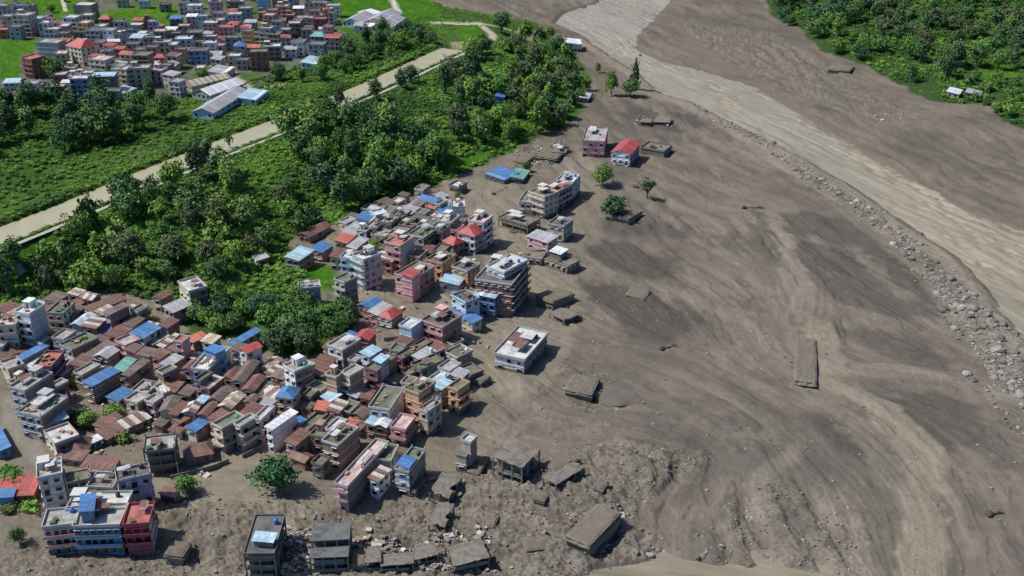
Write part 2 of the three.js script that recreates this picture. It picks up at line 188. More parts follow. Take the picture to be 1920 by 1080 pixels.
function sheet(nx, nz, at) { const pos = new Float32Array(nx * nz * 3), col = new Float32Array(nx * nz * 3), uv = new Float32Array(nx * nz * 2), idx = new Uint32Array((nx - 1) * (nz - 1) * 6); let q = 0; for (let j = 0; j < nz; j++) for (let i = 0; i < nx; i++) { const k = j * nx + i, r = at(i / (nx - 1), j / (nz - 1)); pos.set([r[0], r[1], r[2]], k * 3); col.set([r[3], r[4], r[5]], k * 3); uv[k * 2] = r[0] / 7; uv[k * 2 + 1] = r[2] / 7; if (i + 1 < nx && j + 1 < nz) { idx.set([k, k + 1, k + nx, k + 1, k + nx + 1, k + nx], q); q += 6; } } const g = new THREE.BufferGeometry(); g.setAttribute('position', new THREE.BufferAttribute(pos, 3)); g.setAttribute('color', new THREE.BufferAttribute(col, 3)); g.setAttribute('uv', new THREE.BufferAttribute(uv, 2)); g.setIndex(new THREE.BufferAttribute(idx, 1)); g.computeVertexNormals(); return g; }
const grainTex = dataTex(512, (u, v) => { const a = tile(u, v, 40), b = tile(u, v, 110, 9); const g = 0.83 + 0.5 * (a - 0.5) + 0.55 * (b - 0.5); return [g, g, g]; });
const groundMat = new THREE.MeshPhysicalMaterial({ vertexColors: true, roughness: 1.0, specularIntensity: 0.0, map: grainTex, bumpMap: grainTex, bumpScale: 0.12 });
// denser where it is near the town's lower end, wider far off; reaches well past the frame on both sides
const groundGeo = sheet(900, 640, (u, v) => { const D = 1 / lerp(1 / 186, 1 / 1250, v), x = (u * 2 - 1) * (0.46 * D + 75), s = surface(x, -D); return [x, s[0], -D, s[1], s[2], s[3]]; });
structure('ground', groundGeo, groundMat);
const farMat = new THREE.MeshStandardMaterial({ roughness: 0.95 }); farMat.color.setRGB(0.10, 0.12, 0.06);
{ const g = new THREE.PlaneGeometry(16000, 16000, 8, 8); g.rotateX(-Math.PI / 2); const m = structure('outer_terrain', g, farMat); m.position.set(0, -5, -2000); }

// ---------------------------------------------------------------- river, side channel, canal water
const rapids = new Area(W0(P('1520,222 1600,266 1700,335 1800,392 1930,462')), false, 9);
function flowing(x, z, level, tint, amp, dirx, dirz, area) {   // muddy water: long streaks, short standing waves, ripple shade painted as dark streaks
  const a = x * dirx + z * dirz, b = -x * dirz + z * dirx, bend = 5 * fbm(a * 0.03, b * 0.05, 2), rap = rapids.box(x, z) ? sstep(-7, 5, rapids.sd(x, z)) : 0, out = sstep(-5, -12, area.sd(x, z));
  const w = fbm(a * 0.09 + bend, b * 0.42, 3) - 0.5, w2 = fbm(a * 0.5, b * 0.8, 2) - 0.5, big = fbm(a * 0.012, b * 0.06, 3) - 0.5, group = sstep(0.50, 0.64, fbm(a * 0.02 + 3, b * 0.05 + 5, 3)) + rap;
  const crest = clamp(group) * sstep(0.55, 0.68, fbm(a * 0.16 + bend, b * 0.5, 3)), streak = sstep(0.60, 0.74, fbm(a * 0.035 + 8, b * 0.5, 3));
  const h = level + amp * (w * 0.8 + w2 * 0.5 - crest * 0.8) - out * 4, load = fbm(a * 0.05 + 71, b * 0.30 + 13, 4) - 0.5, t = 1 + 0.40 * big + 0.45 * load, c = mixc(tint, [0.185, 0.155, 0.110], clamp(streak * 0.55 + rap * 0.5 * sstep(0.46, 0.58, fbm(a * 0.12 + 40, b * 0.4, 3))));   // silt load along the current; dark streaks and riffle dashes paint ripple shade
  return [x, h, z, c[0] * t, c[1] * t, c[2] * t];
}
const waterMat = new THREE.MeshPhysicalMaterial({ vertexColors: true, roughness: 0.34, specularIntensity: 0.35, map: grainTex });
const canalMat = new THREE.MeshPhysicalMaterial({ vertexColors: true, roughness: 0.38, specularIntensity: 0.3, map: grainTex });
structure('river', sheet(170, 680, (u, v) => { const z = lerp(-240, -1100, v); return flowing(midX(z) + lerp(-88, 88, u), z, -0.95, [0.315, 0.272, 0.190], 1.25, 0.39, 0.92, riverArea); }), waterMat);
structure('side_channel', sheet(160, 60, (u, v) => flowing(lerp(8, 90, u), lerp(-196, -222, v), -0.75, [0.275, 0.235, 0.165], 0.16, 0.97, 0.22, sideArea)), waterMat);
function ribbon(line, w0, w1, yAt, tint, wob = 0, step = 3) {   // a strip between two offsets of a line, draped at yAt
  const pts = []; for (let i = 0; i + 1 < line.length; i++) { const a = line[i], b = line[i + 1], l = Math.hypot(b[0] - a[0], b[1] - a[1]), n = Math.max(1, Math.round(l / step)); for (let k = 0; k < n; k++) pts.push([lerp(a[0], b[0], k / n), lerp(a[1], b[1], k / n)]); } pts.push(line[line.length - 1]);
  const n = pts.length, C = 5; return sheet(C, n, (u, v) => { const k = Math.round(v * (n - 1)), a = pts[Math.max(0, k - 2)], b = pts[Math.min(n - 1, k + 2)], l = Math.hypot(b[0] - a[0], b[1] - a[1]), nx = -(b[1] - a[1]) / l, nz = (b[0] - a[0]) / l, o = lerp(w0, w1, u) + (wob ? wob * (vnoise(k * 0.6, u * 3) - 0.5) : 0), x = pts[k][0] + nx * o, z = pts[k][1] + nz * o, t = 0.88 + 0.26 * fbm(x * 0.5, z * 0.5, 3); return [x, yAt(x, z), z, tint[0] * t, tint[1] * t, tint[2] * t]; });
}
structure('canal_water', ribbon(canalLine, -10, 10, () => BENCH - 1.0, [0.40, 0.372, 0.235]), canalMat);
const plainMat = new THREE.MeshStandardMaterial({ vertexColors: true, roughness: 0.95, map: grainTex, side: THREE.DoubleSide });
structure('canal_road', ribbon(canalLine, 13.4, 15.8, (x, z) => BENCH + 0.42, [0.40, 0.38, 0.33], 0.5), plainMat);
const drape = (x, z) => surface(x, z)[0] + 0.12;
for (const [n, s, w, c] of [['dirt_road', '812,44 862,46 900,47 925,66 918,90', 2.2, [0.44, 0.38, 0.28]], ['dirt_road', '862,46 960,58', 2, [0.42, 0.37, 0.27]], ['footpath', '0,522 60,494 112,470', 1.6, [0.42, 0.40, 0.36]], ['dirt_road', '395,118 432,146 470,163 545,159', 2.6, [0.40, 0.35, 0.27]], ['footpath', '1018,165 1022,140 1030,118', 1.6, [0.5, 0.47, 0.42]], ['footpath', '455,362 486,378 488,400 495,412', 0.8, [0.36, 0.31, 0.22]], ['footpath', '735,-5 742,14 750,24', 1.6, [0.48, 0.46, 0.38]], ['footpath', '117,0 124,22', 1.6, [0.46, 0.42, 0.33]]]) structure(n, ribbon(G(P(s)), -w, w, drape, c, 0.5, 2), plainMat);

// ---------------------------------------------------------------- buildings: kit of parts
const WALL = { c: ['cream', [0.60, 0.53, 0.40]], w: ['white', [0.70, 0.69, 0.66]], g: ['grey', [0.38, 0.38, 0.37]], p: ['pink', [0.62, 0.36, 0.34]], r: ['brick-red', [0.31, 0.145, 0.105]], o: ['orange', [0.58, 0.36, 0.21]], b: ['blue', [0.15, 0.27, 0.43]], l: ['pale blue', [0.50, 0.61, 0.66]], n: ['brown', [0.30, 0.225, 0.175]], m: ['maroon', [0.27, 0.14, 0.15]], k: ['dark grey', [0.17, 0.165, 0.155]], v: ['lilac', [0.47, 0.41, 0.46]], y: ['beige', [0.48, 0.42, 0.33]], d: ['mud-caked', [0.205, 0.178, 0.135]], t: ['cyan', [0.22, 0.55, 0.66]], e: ['red', [0.42, 0.08, 0.09]] };
const TIN = { ru: ['rust-brown tin', [0.22, 0.115, 0.085], 'rust'], bn: ['dull brown tin', [0.20, 0.15, 0.125], 'rust'], bl: ['blue tin', [0.075, 0.20, 0.43], 'tin'], rd: ['red tin', [0.45, 0.085, 0.068], 'tin'], or: ['orange-red tin', [0.52, 0.16, 0.10], 'tin'], wh: ['white tin', [0.74, 0.76, 0.76], 'tin'], gy: ['grey tin', [0.42, 0.42, 0.42], 'tin'], gn: ['green tin', [0.16, 0.40, 0.30], 'tin'], lb: ['pale blue tin', [0.40, 0.58, 0.68], 'tin'], st: ['brown-and-white striped tin', [0.24, 0.14, 0.11], 'rust', [0.62, 0.58, 0.52]], sb: ['white-and-blue striped tin', [0.66, 0.67, 0.68], 'tin', [0.36, 0.52, 0.62]], sc: ['beige striped tin', [0.40, 0.31, 0.22], 'rust', [0.60, 0.54, 0.42]] };
const FLAT = { fc: ['flat concrete roof', [0.36, 0.34, 0.30]], fm: ['mossy flat roof', [0.16, 0.165, 0.105]], fw: ['pale flat roof', [0.56, 0.55, 0.52]], fd: ['muddy flat roof', [0.19, 0.165, 0.13]], fp: ['pinkish flat roof', [0.58, 0.42, 0.38]], fr: ['reddish flat roof', [0.40, 0.14, 0.11]], fk: ['dark flat roof', [0.13, 0.125, 0.12]] };
const GLASS = mat([0.018, 0.021, 0.025], { rough: 0.25 }), BAY_SHADE = mat([0.15, 0.13, 0.115], { tex: ['tin', 0] }), TRIM = mat([0.50, 0.47, 0.42]), BRICK = [0, 1, 2].map(k => mat([[0.25, 0.175, 0.14], [0.29, 0.22, 0.185], [0.22, 0.165, 0.14]][k], { tex: ['stain', k] })), TIMBER = mat([0.10, 0.06, 0.04]);
const numberWord = ['', 'one-storey', 'two-storey', 'three-storey', 'four-storey', 'five-storey', 'six-storey'];
const PRISM = (() => { const s = new THREE.Shape([new THREE.Vector2(-0.5, 0), new THREE.Vector2(0.5, 0), new THREE.Vector2(0, 1)]); const g = new THREE.ExtrudeGeometry(s, { depth: 1, bevelEnabled: false }); g.translate(0, 0, -0.5); return g; })();   // ridge along z
const HIPSLOPES = (() => { const tri = (...v) => { const g = new THREE.BufferGeometry(); g.setAttribute('position', new THREE.Float32BufferAttribute(v, 3)); const n = v.length / 3, uv = []; for (let i = 0; i < n; i++) uv.push(v[i * 3] + 0.5, v[i * 3 + 2] + 0.5); g.setAttribute('uv', new THREE.Float32BufferAttribute(uv, 2)); g.computeVertexNormals(); return g; }; const r = 0.24; return [tri(-0.5, 0, 0.5, 0.5, 0, 0.5, 0, 1, r), tri(0.5, 0, -0.5, -0.5, 0, -0.5, 0, 1, -r), tri(0.5, 0, 0.5, 0.5, 0, -0.5, 0, 1, -r, 0.5, 0, 0.5, 0, 1, -r, 0, 1, r), tri(-0.5, 0, -0.5, -0.5, 0, 0.5, 0, 1, r, -0.5, 0, -0.5, 0, 1, r, 0, 1, -r)]; })();
const footprints = [];
function onFootprint(x, z, m = 0) { for (const f of footprints) { const dx = x - f.x, dz = z - f.z; if (dx * dx + dz * dz > (f.r + m) ** 2) continue; const u = dx * f.ux + dz * f.uz, v = -dx * f.uz + dz * f.ux; if (Math.abs(u) < f.a / 2 + m && Math.abs(v) < f.b / 2 + m) return true; } return false; }
function tint(c, k) { const s = 1 + (rnd() - 0.5) * k; return c.map(v => clamp(v * s, 0, 0.85)); }
const JAG = [1, 2, 3, 4].map(s => { const pts = []; for (let k = 0; k < 40; k++) { const t = k / 40 * 4, e = Math.floor(t), f = t - e - 0.5, bite = 0.05 * (hash2(k, s) - 0.5) + 0.22 * sstep(0.62, 0.9, vnoise(k * 0.35 + s * 11, s)), r = 0.5 - bite; pts.push(new THREE.Vector2(...[[f, -r], [r, f], [-f, r], [-r, -f]][e])); } const g = new THREE.ExtrudeGeometry(new THREE.Shape(pts), { depth: 1, bevelEnabled: false }); g.rotateX(-Math.PI / 2); g.translate(0, -0.5, 0); return g; });   // a slab with broken edges
// uneven mud lying on a drowned roof, wider than the slab so that it breaks over the edges
const MUDCOVER = [1, 2, 3].map(s => { const g = new THREE.PlaneGeometry(1.1, 1.1, 22, 22); g.rotateX(-Math.PI / 2); const p = g.attributes.position, col = []; for (let i = 0; i < p.count; i++) { const x = p.getX(i), z = p.getZ(i), e = Math.max(Math.abs(x), Math.abs(z)) + 0.10 * (fbm(x * 7 + s * 9, z * 7, 3) - 0.5), over = sstep(0.47, 0.52, e); p.setY(i, 0.10 + 0.55 * (fbm(x * 6 + s * 5, z * 6 + 2, 4) - 0.35) - over * 0.9); const t = 0.8 + 0.4 * fbm(x * 12, z * 12 + s, 3); col.push(0.190 * t, 0.163 * t, 0.122 * t); } g.setAttribute('color', new THREE.Float32BufferAttribute(col, 3)); g.computeVertexNormals(); return g; });

function tinRoof(parent, key, shape, a, b, top, slopeTo) {
  const [, col, tex, col2] = TIN[key], long = a >= b ? 'x' : 'z', L = Math.max(a, b) + 0.7, S = Math.min(a, b) + 0.8, n = Math.max(2, Math.round(L / 1.9)), w = L / n;
  const mats = [0, 1, 2, 3].map(k => mat(col.map(v => +(v * [1, 0.86, 1.1, 0.95][k]).toFixed(3)), { tex: [tex, k % 3], rough: 0.6 })), alt = col2 && [0, 1].map(k => mat(col2.map(v => +(v * [1, 0.9][k]).toFixed(3)), { tex: ['tin', k], rough: 0.6 }));
  if (shape === 'H') { const roof = new THREE.Group(); roof.name = 'roof'; roof.position.y = top; parent.add(roof); const ry = a > b ? Math.PI / 2 : 0; HIPSLOPES.forEach(g => { const m = mesh('roof_slope', g, mats[0], roof); m.rotation.y = ry; m.scale.set(S, S * 0.27, L); m.material.side = THREE.DoubleSide; }); return S * 0.27; }
  const sides = shape === 'G' ? [-1, 1] : [0], pitch = shape === 'G' ? 0.36 : 0.11, rise = shape === 'G' ? Math.tan(pitch) * S / 2 : 0;
  for (const s of sides) for (let i = 0; i < n; i++) {
    const t = -L / 2 + (i + 0.5) * w, m = alt && (i % 2 === (s > 0 ? 1 : 0)) ? pick(alt) : pick(mats), sw = s ? S / 2 / Math.cos(pitch) : S, off = s * S / 4, y = top + (s ? rise / 2 : 0.25) + (i % 2 ? 0.035 : 0), g = mesh('roof_sheet', BOX, m, parent);
    const tilt = s ? s * pitch : pitch * slopeTo;
    if (long === 'x') { g.position.set(t, y, off); g.scale.set(w * 1.02, 0.06, sw); g.rotation.x = tilt; } else { g.position.set(off, y, t); g.scale.set(sw, 0.06, w * 1.02); g.rotation.z = -tilt; }
  }
  return rise;
}
function openings(parent, W, D, y0, st, sh, far, dark, style) {   // windows of the two faces that look towards the valley
  const wm = dark || GLASS, faces = [[W, 'z', D / 2], [D, 'x', W / 2]];
  for (const [len, ax, off] of faces) { const n = Math.max(1, Math.min(style.dense ? 9 : 6, Math.round((len - 0.8) / (far ? 3.4 : style.dense ? 1.9 : 2.9)))), pitch = len / n; for (let s = 0; s < st; s++) { if (style.blind && ax === style.blind) continue; for (let i = 0; i < n; i++) { if (rnd() < (ax === 'x' ? style.skipX : style.skip)) continue; const t = -len / 2 + (i + 0.5) * pitch + rr(-0.15, 0.15), ww = Math.min(rr(1.1, 1.7), pitch * (style.dense ? 0.68 : 0.52)), hh = style.dense ? 1.7 : rnd() < 0.14 ? 2.0 : rr(1.15, 1.5), y = y0 + s * sh + (hh > 1.5 ? 1.15 : 1.55), o = off + 0.02;
      const g = ax === 'z' ? box('window', parent, wm, t, y, o, ww, hh, 0.10) : box('window', parent, wm, o, y, -t, 0.10, hh, ww);
      if (!far) { const sh1 = mesh('sunshade', BOX, style.trim, g); sh1.position.set(ax === 'z' ? 0 : 2.2, 0.62, ax === 'z' ? 2.2 : 0); sh1.scale.set(ax === 'z' ? 1.3 : 4.6, 0.075, ax === 'z' ? 4.6 : 1.3); }
    } } }
}
const SH = 2.9;
const tankGeo = new THREE.LatheGeometry([[0, 0], [0.55, 0], [0.58, 0.08], [0.58, 0.45], [0.54, 0.5], [0.58, 0.55], [0.58, 1.0], [0.5, 1.18], [0.22, 1.3], [0.2, 1.38], [0, 1.38]].map(q => new THREE.Vector2(...q)), 14);
const TANKS = { black: [0.02, 0.02, 0.022], green: [0.03, 0.32, 0.18], blue: [0.04, 0.16, 0.50], white: [0.66, 0.67, 0.66] };
function tank(x, y, z, col, where, s = 1) { const t = thing('water_tank', `${col} water tank on ${where}`, 'water tank', x, y, z, 0, 'rooftop water tanks'); const m = mesh('tank_body', tankGeo, mat(TANKS[col], { rough: 0.45 }), t); m.scale.setScalar(s); const l = mesh('lid', LID, mat(TANKS[col].map(v => v * 0.8), { rough: 0.5 }), t); l.position.y = 1.38 * s; l.scale.setScalar(s); return t; }
const LID = new THREE.CylinderGeometry(0.24, 0.26, 0.08, 12);
const RUIN = { d: 1, k: 1 };

// row: left, near and right roof corners (photo pixels), storeys, wall, roof, extras
//  extras: t stair house, k water tank, s column stubs, b balconies left face, B balconies right face, x open frame, n no windows, G/H gable or hip, m mud line, w blind right wall, q tilted, u no parapet, v wide eaves, r rubble coloured
function building(row, place, far) {
  const f = row.split(' '), q = f.slice(0, 6).map(Number), st = Number(f[6]), wk = f[7], rk = f[8], ex = f[9] || '', own = f.slice(10).join(' ');
  const cx = (q[0] + q[4]) / 2, cy = (q[1] + q[5]) / 2, H = st * SH; let g = 0, A, B, C;
  for (let k = 0; k < 4; k++) { const c = atLevel(cx, cy, g + H); g = landH(c[0], c[1]); }
  A = atLevel(q[0], q[1], g + H); B = atLevel(q[2], q[3], g + H); C = atLevel(q[4], q[5], g + H);
  let a = Math.hypot(B[0] - A[0], B[1] - A[1]), b = Math.hypot(C[0] - B[0], C[1] - B[1]);
  let ux, uz; if (a >= b) { ux = (B[0] - A[0]) / a; uz = (B[1] - A[1]) / a; } else { const vx = (C[0] - B[0]) / b, vz = (C[1] - B[1]) / b; ux = -vz; uz = vx; }
  a = Math.max(2.4, a * 1.05); b = Math.max(2.4, b * 1.05); return raise((A[0] + C[0]) / 2, (A[1] + C[1]) / 2, g, a, b, Math.atan2(-uz, ux), st, wk, rk, ex, place, far, own);
}
function raise(X, Z, g, a, b, turn, st, wk, rk, ex, place, far, own = '') {
  const H = st * SH, ux = Math.cos(turn), uz = -Math.sin(turn); footprints.push({ x: X, z: Z, ux, uz, a, b, r: Math.hypot(a, b) / 2 });
  const flat = FLAT[rk], sides = Math.max(1, Math.round(st)), ruin = ex.includes('r'), kind = ruin ? 'ruin' : st < 1.4 ? (far ? 'shed' : 'hut') : st >= 4 ? 'block' : st >= 2.9 ? 'townhouse' : flat ? 'house' : 'cottage';
  const roofWords = flat ? flat[0] : TIN[rk][0] + (ex.includes('G') ? ' gable roof' : ex.includes('H') ? ' hip roof' : ' roof');
  const label = own || `${st < 1.4 ? 'low' : numberWord[sides]} ${WALL[wk][0]} ${kind} with ${roofWords}, ${place[0]}`;
  const o = thing(ruin ? 'ruined_house' : kind === 'block' ? 'apartment_block' : kind, label, ruin ? 'ruin' : kind === 'block' ? 'building' : kind, X, g, Z, turn, place[1]);
  const wc = tint(WALL[wk][1], 0.14), wm = mat(wc.map(v => +v.toFixed(2)), { tex: ['stain', Math.floor(rnd() * 3)] }), sm = ruin || RUIN[wk] ? mat([0.21, 0.19, 0.155], { tex: ['roof', 1] }) : far ? pick([TRIM, wm, wm]) : pick([TRIM, wm, wm, mat([0.40, 0.38, 0.34])]);
  const sink = 2.0;
  if (ex.includes('x')) {           // open concrete frame: slabs, columns, a set-back wall
    const nx = Math.max(1, Math.round(a / 3.6)), nz = Math.max(1, Math.round(b / 3.8));
    for (let s = 0; s <= sides; s++) { const y = s === sides ? H : s * SH; if (s) { const fl = box('floor_slab', o, s === sides && flat ? mat(flat[1], { tex: ['roof', s % 3] }) : sm, 0, y - 0.12, 0, a, 0.24, b); if (ruin) { fl.geometry = pick(JAG); fl.rotation.set(rr(-0.05, 0.05), 0, rr(-0.06, 0.06)); } } }
    for (let i = 0; i <= nx; i++) for (let j = 0; j <= nz; j++) if (i === 0 || j === 0 || i === nx || j === nz) box('column', o, sm, lerp(-a / 2 + 0.2, a / 2 - 0.2, i / nx), (H - 0.24 - sink) / 2, lerp(-b / 2 + 0.2, b / 2 - 0.2, j / nz), 0.36, H - 0.24 + sink, 0.36);
    box('inner_wall', o, wm, -0.5, (H - 0.3 - sink) / 2, -0.5, a - 2.4, H - 0.3 + sink, b - 2.4);
    for (let s = 0; s < sides; s++) { if (rnd() < 0.85) box('infill_wall', o, wm, 0, s * SH + 0.55, b / 2 - 0.25, a * rr(0.7, 0.94), 1.1, 0.14); if (rnd() < 0.6) box('infill_wall', o, wm, a / 2 - 0.25, s * SH + 0.55, 0, 0.14, 1.1, b * rr(0.5, 0.9)); }
    if (flat && !ruin && !ex.includes('u')) parapets(o, sm, a, b, H, 0.5);
  } else {
    box('wall', o, wm, 0, (H - sink) / 2 - 0.01, 0, a - 0.24, H + sink - 0.02, b - 0.24);
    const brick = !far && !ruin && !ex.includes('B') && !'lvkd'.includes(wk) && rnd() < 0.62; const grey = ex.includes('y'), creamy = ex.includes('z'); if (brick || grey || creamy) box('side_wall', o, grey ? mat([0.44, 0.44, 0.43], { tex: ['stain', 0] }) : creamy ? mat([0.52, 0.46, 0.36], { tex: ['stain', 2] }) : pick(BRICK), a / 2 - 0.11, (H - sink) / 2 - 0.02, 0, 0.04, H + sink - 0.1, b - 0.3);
    const eave = ex.includes('v') ? 0.8 : 0.24;
    for (let s = 1; s < st - 0.3; s++) box('floor_slab', o, sm, 0, s * SH, 0, a + 0.16, 0.22, b + 0.16);
    if (!ex.includes('n') && !ruin) openings(o, a - 0.24, b - 0.24, H - sides * SH, sides, SH, far, null, { skip: far ? 0.12 : 0.16, skipX: brick ? 0.6 : far ? 0.2 : 0.25, trim: sm, dense: ex.includes('W'), blind: ex.includes('w') ? 'x' : null });
    if (ex.includes('m') || (place === MIDQ && rnd() < 0.4) || place === WET) box('mud_coat', o, mat([0.19, 0.163, 0.125], { tex: ['stain', 1] }), 0, 0.35, 0, a - 0.12, 2.3, b - 0.12);
    if (flat) { box('roof_slab', o, mat(tint(flat[1], 0.1).map(v => +v.toFixed(2)), { tex: ['roof', Math.floor(rnd() * 3)] }), 0, H + 0.09, 0, a + eave, 0.24, b + eave); if (!ex.includes('u') && !ruin) parapets(o, sm, a + eave, b + eave, H + 0.2, far ? 0.6 : 0.75); }
    else { const rise = tinRoof(o, rk, ex.includes('G') ? 'G' : ex.includes('H') ? 'H' : 'M', a, b, H, ex.includes('-') ? -1 : 1); if (ex.includes('G')) { const p = mesh('gable_wall', PRISM, wm, o); const lx = a >= b; p.position.y = H - 0.04; p.rotation.y = lx ? Math.PI / 2 : 0; p.scale.set(Math.min(a, b) - 0.3, rise * 0.93, Math.max(a, b) - 0.3); } }
    for (const [code, ax] of [['b', 'z'], ['B', 'x']]) if (ex.includes(code)) for (let s = 1; s < st - 0.3; s++) { const len = ax === 'z' ? a : b, off = (ax === 'z' ? b : a) / 2 + 0.5; const bal = ax === 'z' ? box('balcony', o, sm, 0, s * SH + 0.16, off, len, 0.16, 1.1) : box('balcony', o, sm, off, s * SH + 0.16, 0, 1.1, 0.16, len); const rail = mesh('railing', BOX, wm, bal); rail.position.set(ax === 'z' ? 0 : 0.46, 3.3, ax === 'z' ? 0.46 : 0); rail.scale.set(ax === 'z' ? 1 : 0.08, 5.2, ax === 'z' ? 0.08 : 1); }
  }
  const top = H + 0.21;
  if (flat && ex.includes('t')) { const w = Math.min(a * 0.45, 3.4), d = Math.min(b * 0.45, 3.2), x = -a / 2 + w / 2 + 0.5, z = -b / 2 + d / 2 + 0.5; const s = box('stair_house', o, wm, x, top + 1.15, z, w, 2.3, d); const r = mesh('slab', BOX, sm, s); r.position.y = 0.54; r.scale.set(1.12, 0.075, 1.12); const dr = mesh('door', BOX, TIMBER, s); dr.position.set(0.1, -0.1, 0.5); dr.scale.set(0.3, 0.8, 0.03); }
  if (flat && ex.includes('s')) for (const [i, j] of [[-1, -1], [1, -1], [1, 1], [-1, 1], [0, 1], [1, 0]]) box('column_stub', o, sm, i * (a / 2 - 0.2), top + 0.75, j * (b / 2 - 0.2), 0.26, 1.5, 0.26);
  if (flat && !ruin && !far && !(ex.includes('x') && place === ROW) && a * b > 40) { const k = 2 + Math.floor(rnd() * 4); for (let i = 0; i < k; i++) { const r = rnd(); if (r < 0.35) { const m = box('roof_canopy', o, pick([mat([0.46, 0.46, 0.45], { tex: ['tin', 0] }), mat([0.21, 0.125, 0.1], { tex: ['rust', 1] }), mat([0.60, 0.60, 0.58], { tex: ['tin', 1] })]), rr(-0.25, 0.25) * a, top + 1.9, rr(-0.25, 0.25) * b, rr(0.25, 0.42) * a, 0.06, rr(0.25, 0.42) * b); m.rotation.z = rr(-0.1, 0.1); const p = mesh('post', BOX, TIMBER, m); p.position.set(0.4, -15, 0.4); p.scale.set(0.05, 30, 0.05); } else box(r < 0.7 ? 'brick_stack' : 'roof_planter', o, r < 0.7 ? mat([0.34, 0.2, 0.15]) : mat([0.05, 0.10, 0.03]), rr(-0.35, 0.35) * a, top + 0.3, rr(-0.35, 0.35) * b, rr(0.6, 1.8), rr(0.4, 0.8), rr(0.6, 1.6), rr(0, 1)); } }
  if (ruin) { const n = 3 + Math.floor(rnd() * 4); for (let i = 0; i < n; i++) { const s = mesh('broken_slab', pick(JAG), i % 2 ? sm : mat([0.24, 0.215, 0.175], { tex: ['roof', 0] }), o), t = rr(0, 6.28), e = rr(0.9, 1.15); s.position.set(Math.cos(t) * a * 0.55 * e, rr(-0.2, 0.5), Math.sin(t) * b * 0.55 * e); s.scale.set(rr(0.15, 0.36) * Math.min(a, 12), 0.22, rr(0.15, 0.34) * Math.min(b, 12)); s.rotation.set(rr(-0.6, 0.6), rr(0, 3), rr(-0.6, 0.6)); } }
  if (ruin && !ex.includes('x')) { const m = mesh('mud_cover', pick(MUDCOVER), groundMat, o); m.position.y = H + 0.22; m.scale.set(a, 1, b); m.rotation.y = 0; }
  if (ex.includes('o')) { const n = Math.round(a / 2.6); for (let i = 0; i < n; i++) box('bay_shade_panel', o, BAY_SHADE, -a / 2 + (i + 0.5) * a / n, H - sides * SH + 1.25, b / 2 - 0.09, a / n * 0.74, 2.2, 0.12); }  // dark panels painted in for the shade inside open ground-floor bays
  if (ex.includes('q')) { o.rotation.set(rr(-0.06, 0.06), turn, rr(-0.07, 0.07)); o.rotation.order = 'YXZ'; }
  if (ex.includes('k')) { const col = ex.includes('1') ? 'green' : ex.includes('2') ? 'blue' : ex.includes('3') ? 'white' : 'black', n = 1, lx = a * 0.28, lz = -b * 0.28, hx = X + lx * Math.cos(turn) + lz * Math.sin(turn), hz = Z - lx * Math.sin(turn) + lz * Math.cos(turn); tank(hx, g + (flat ? top : top + 0.3), hz, col, `the ${WALL[wk][0]} ${kind}, ${place[0]}`, far ? 1.0 : 1.05); }
  return o;
}
function parapets(o, m, a, b, y, h) { box('parapet', o, m, 0, y + h / 2, b / 2 - 0.08, a, h, 0.16); box('parapet', o, m, 0, y + h / 2, -b / 2 + 0.08, a, h, 0.16); box('parapet', o, m, a / 2 - 0.08, y + h / 2, 0, 0.16, h, b - 0.32); box('parapet', o, m, -a / 2 + 0.08, y + h / 2, 0, 0.16, h, b - 0.32); }

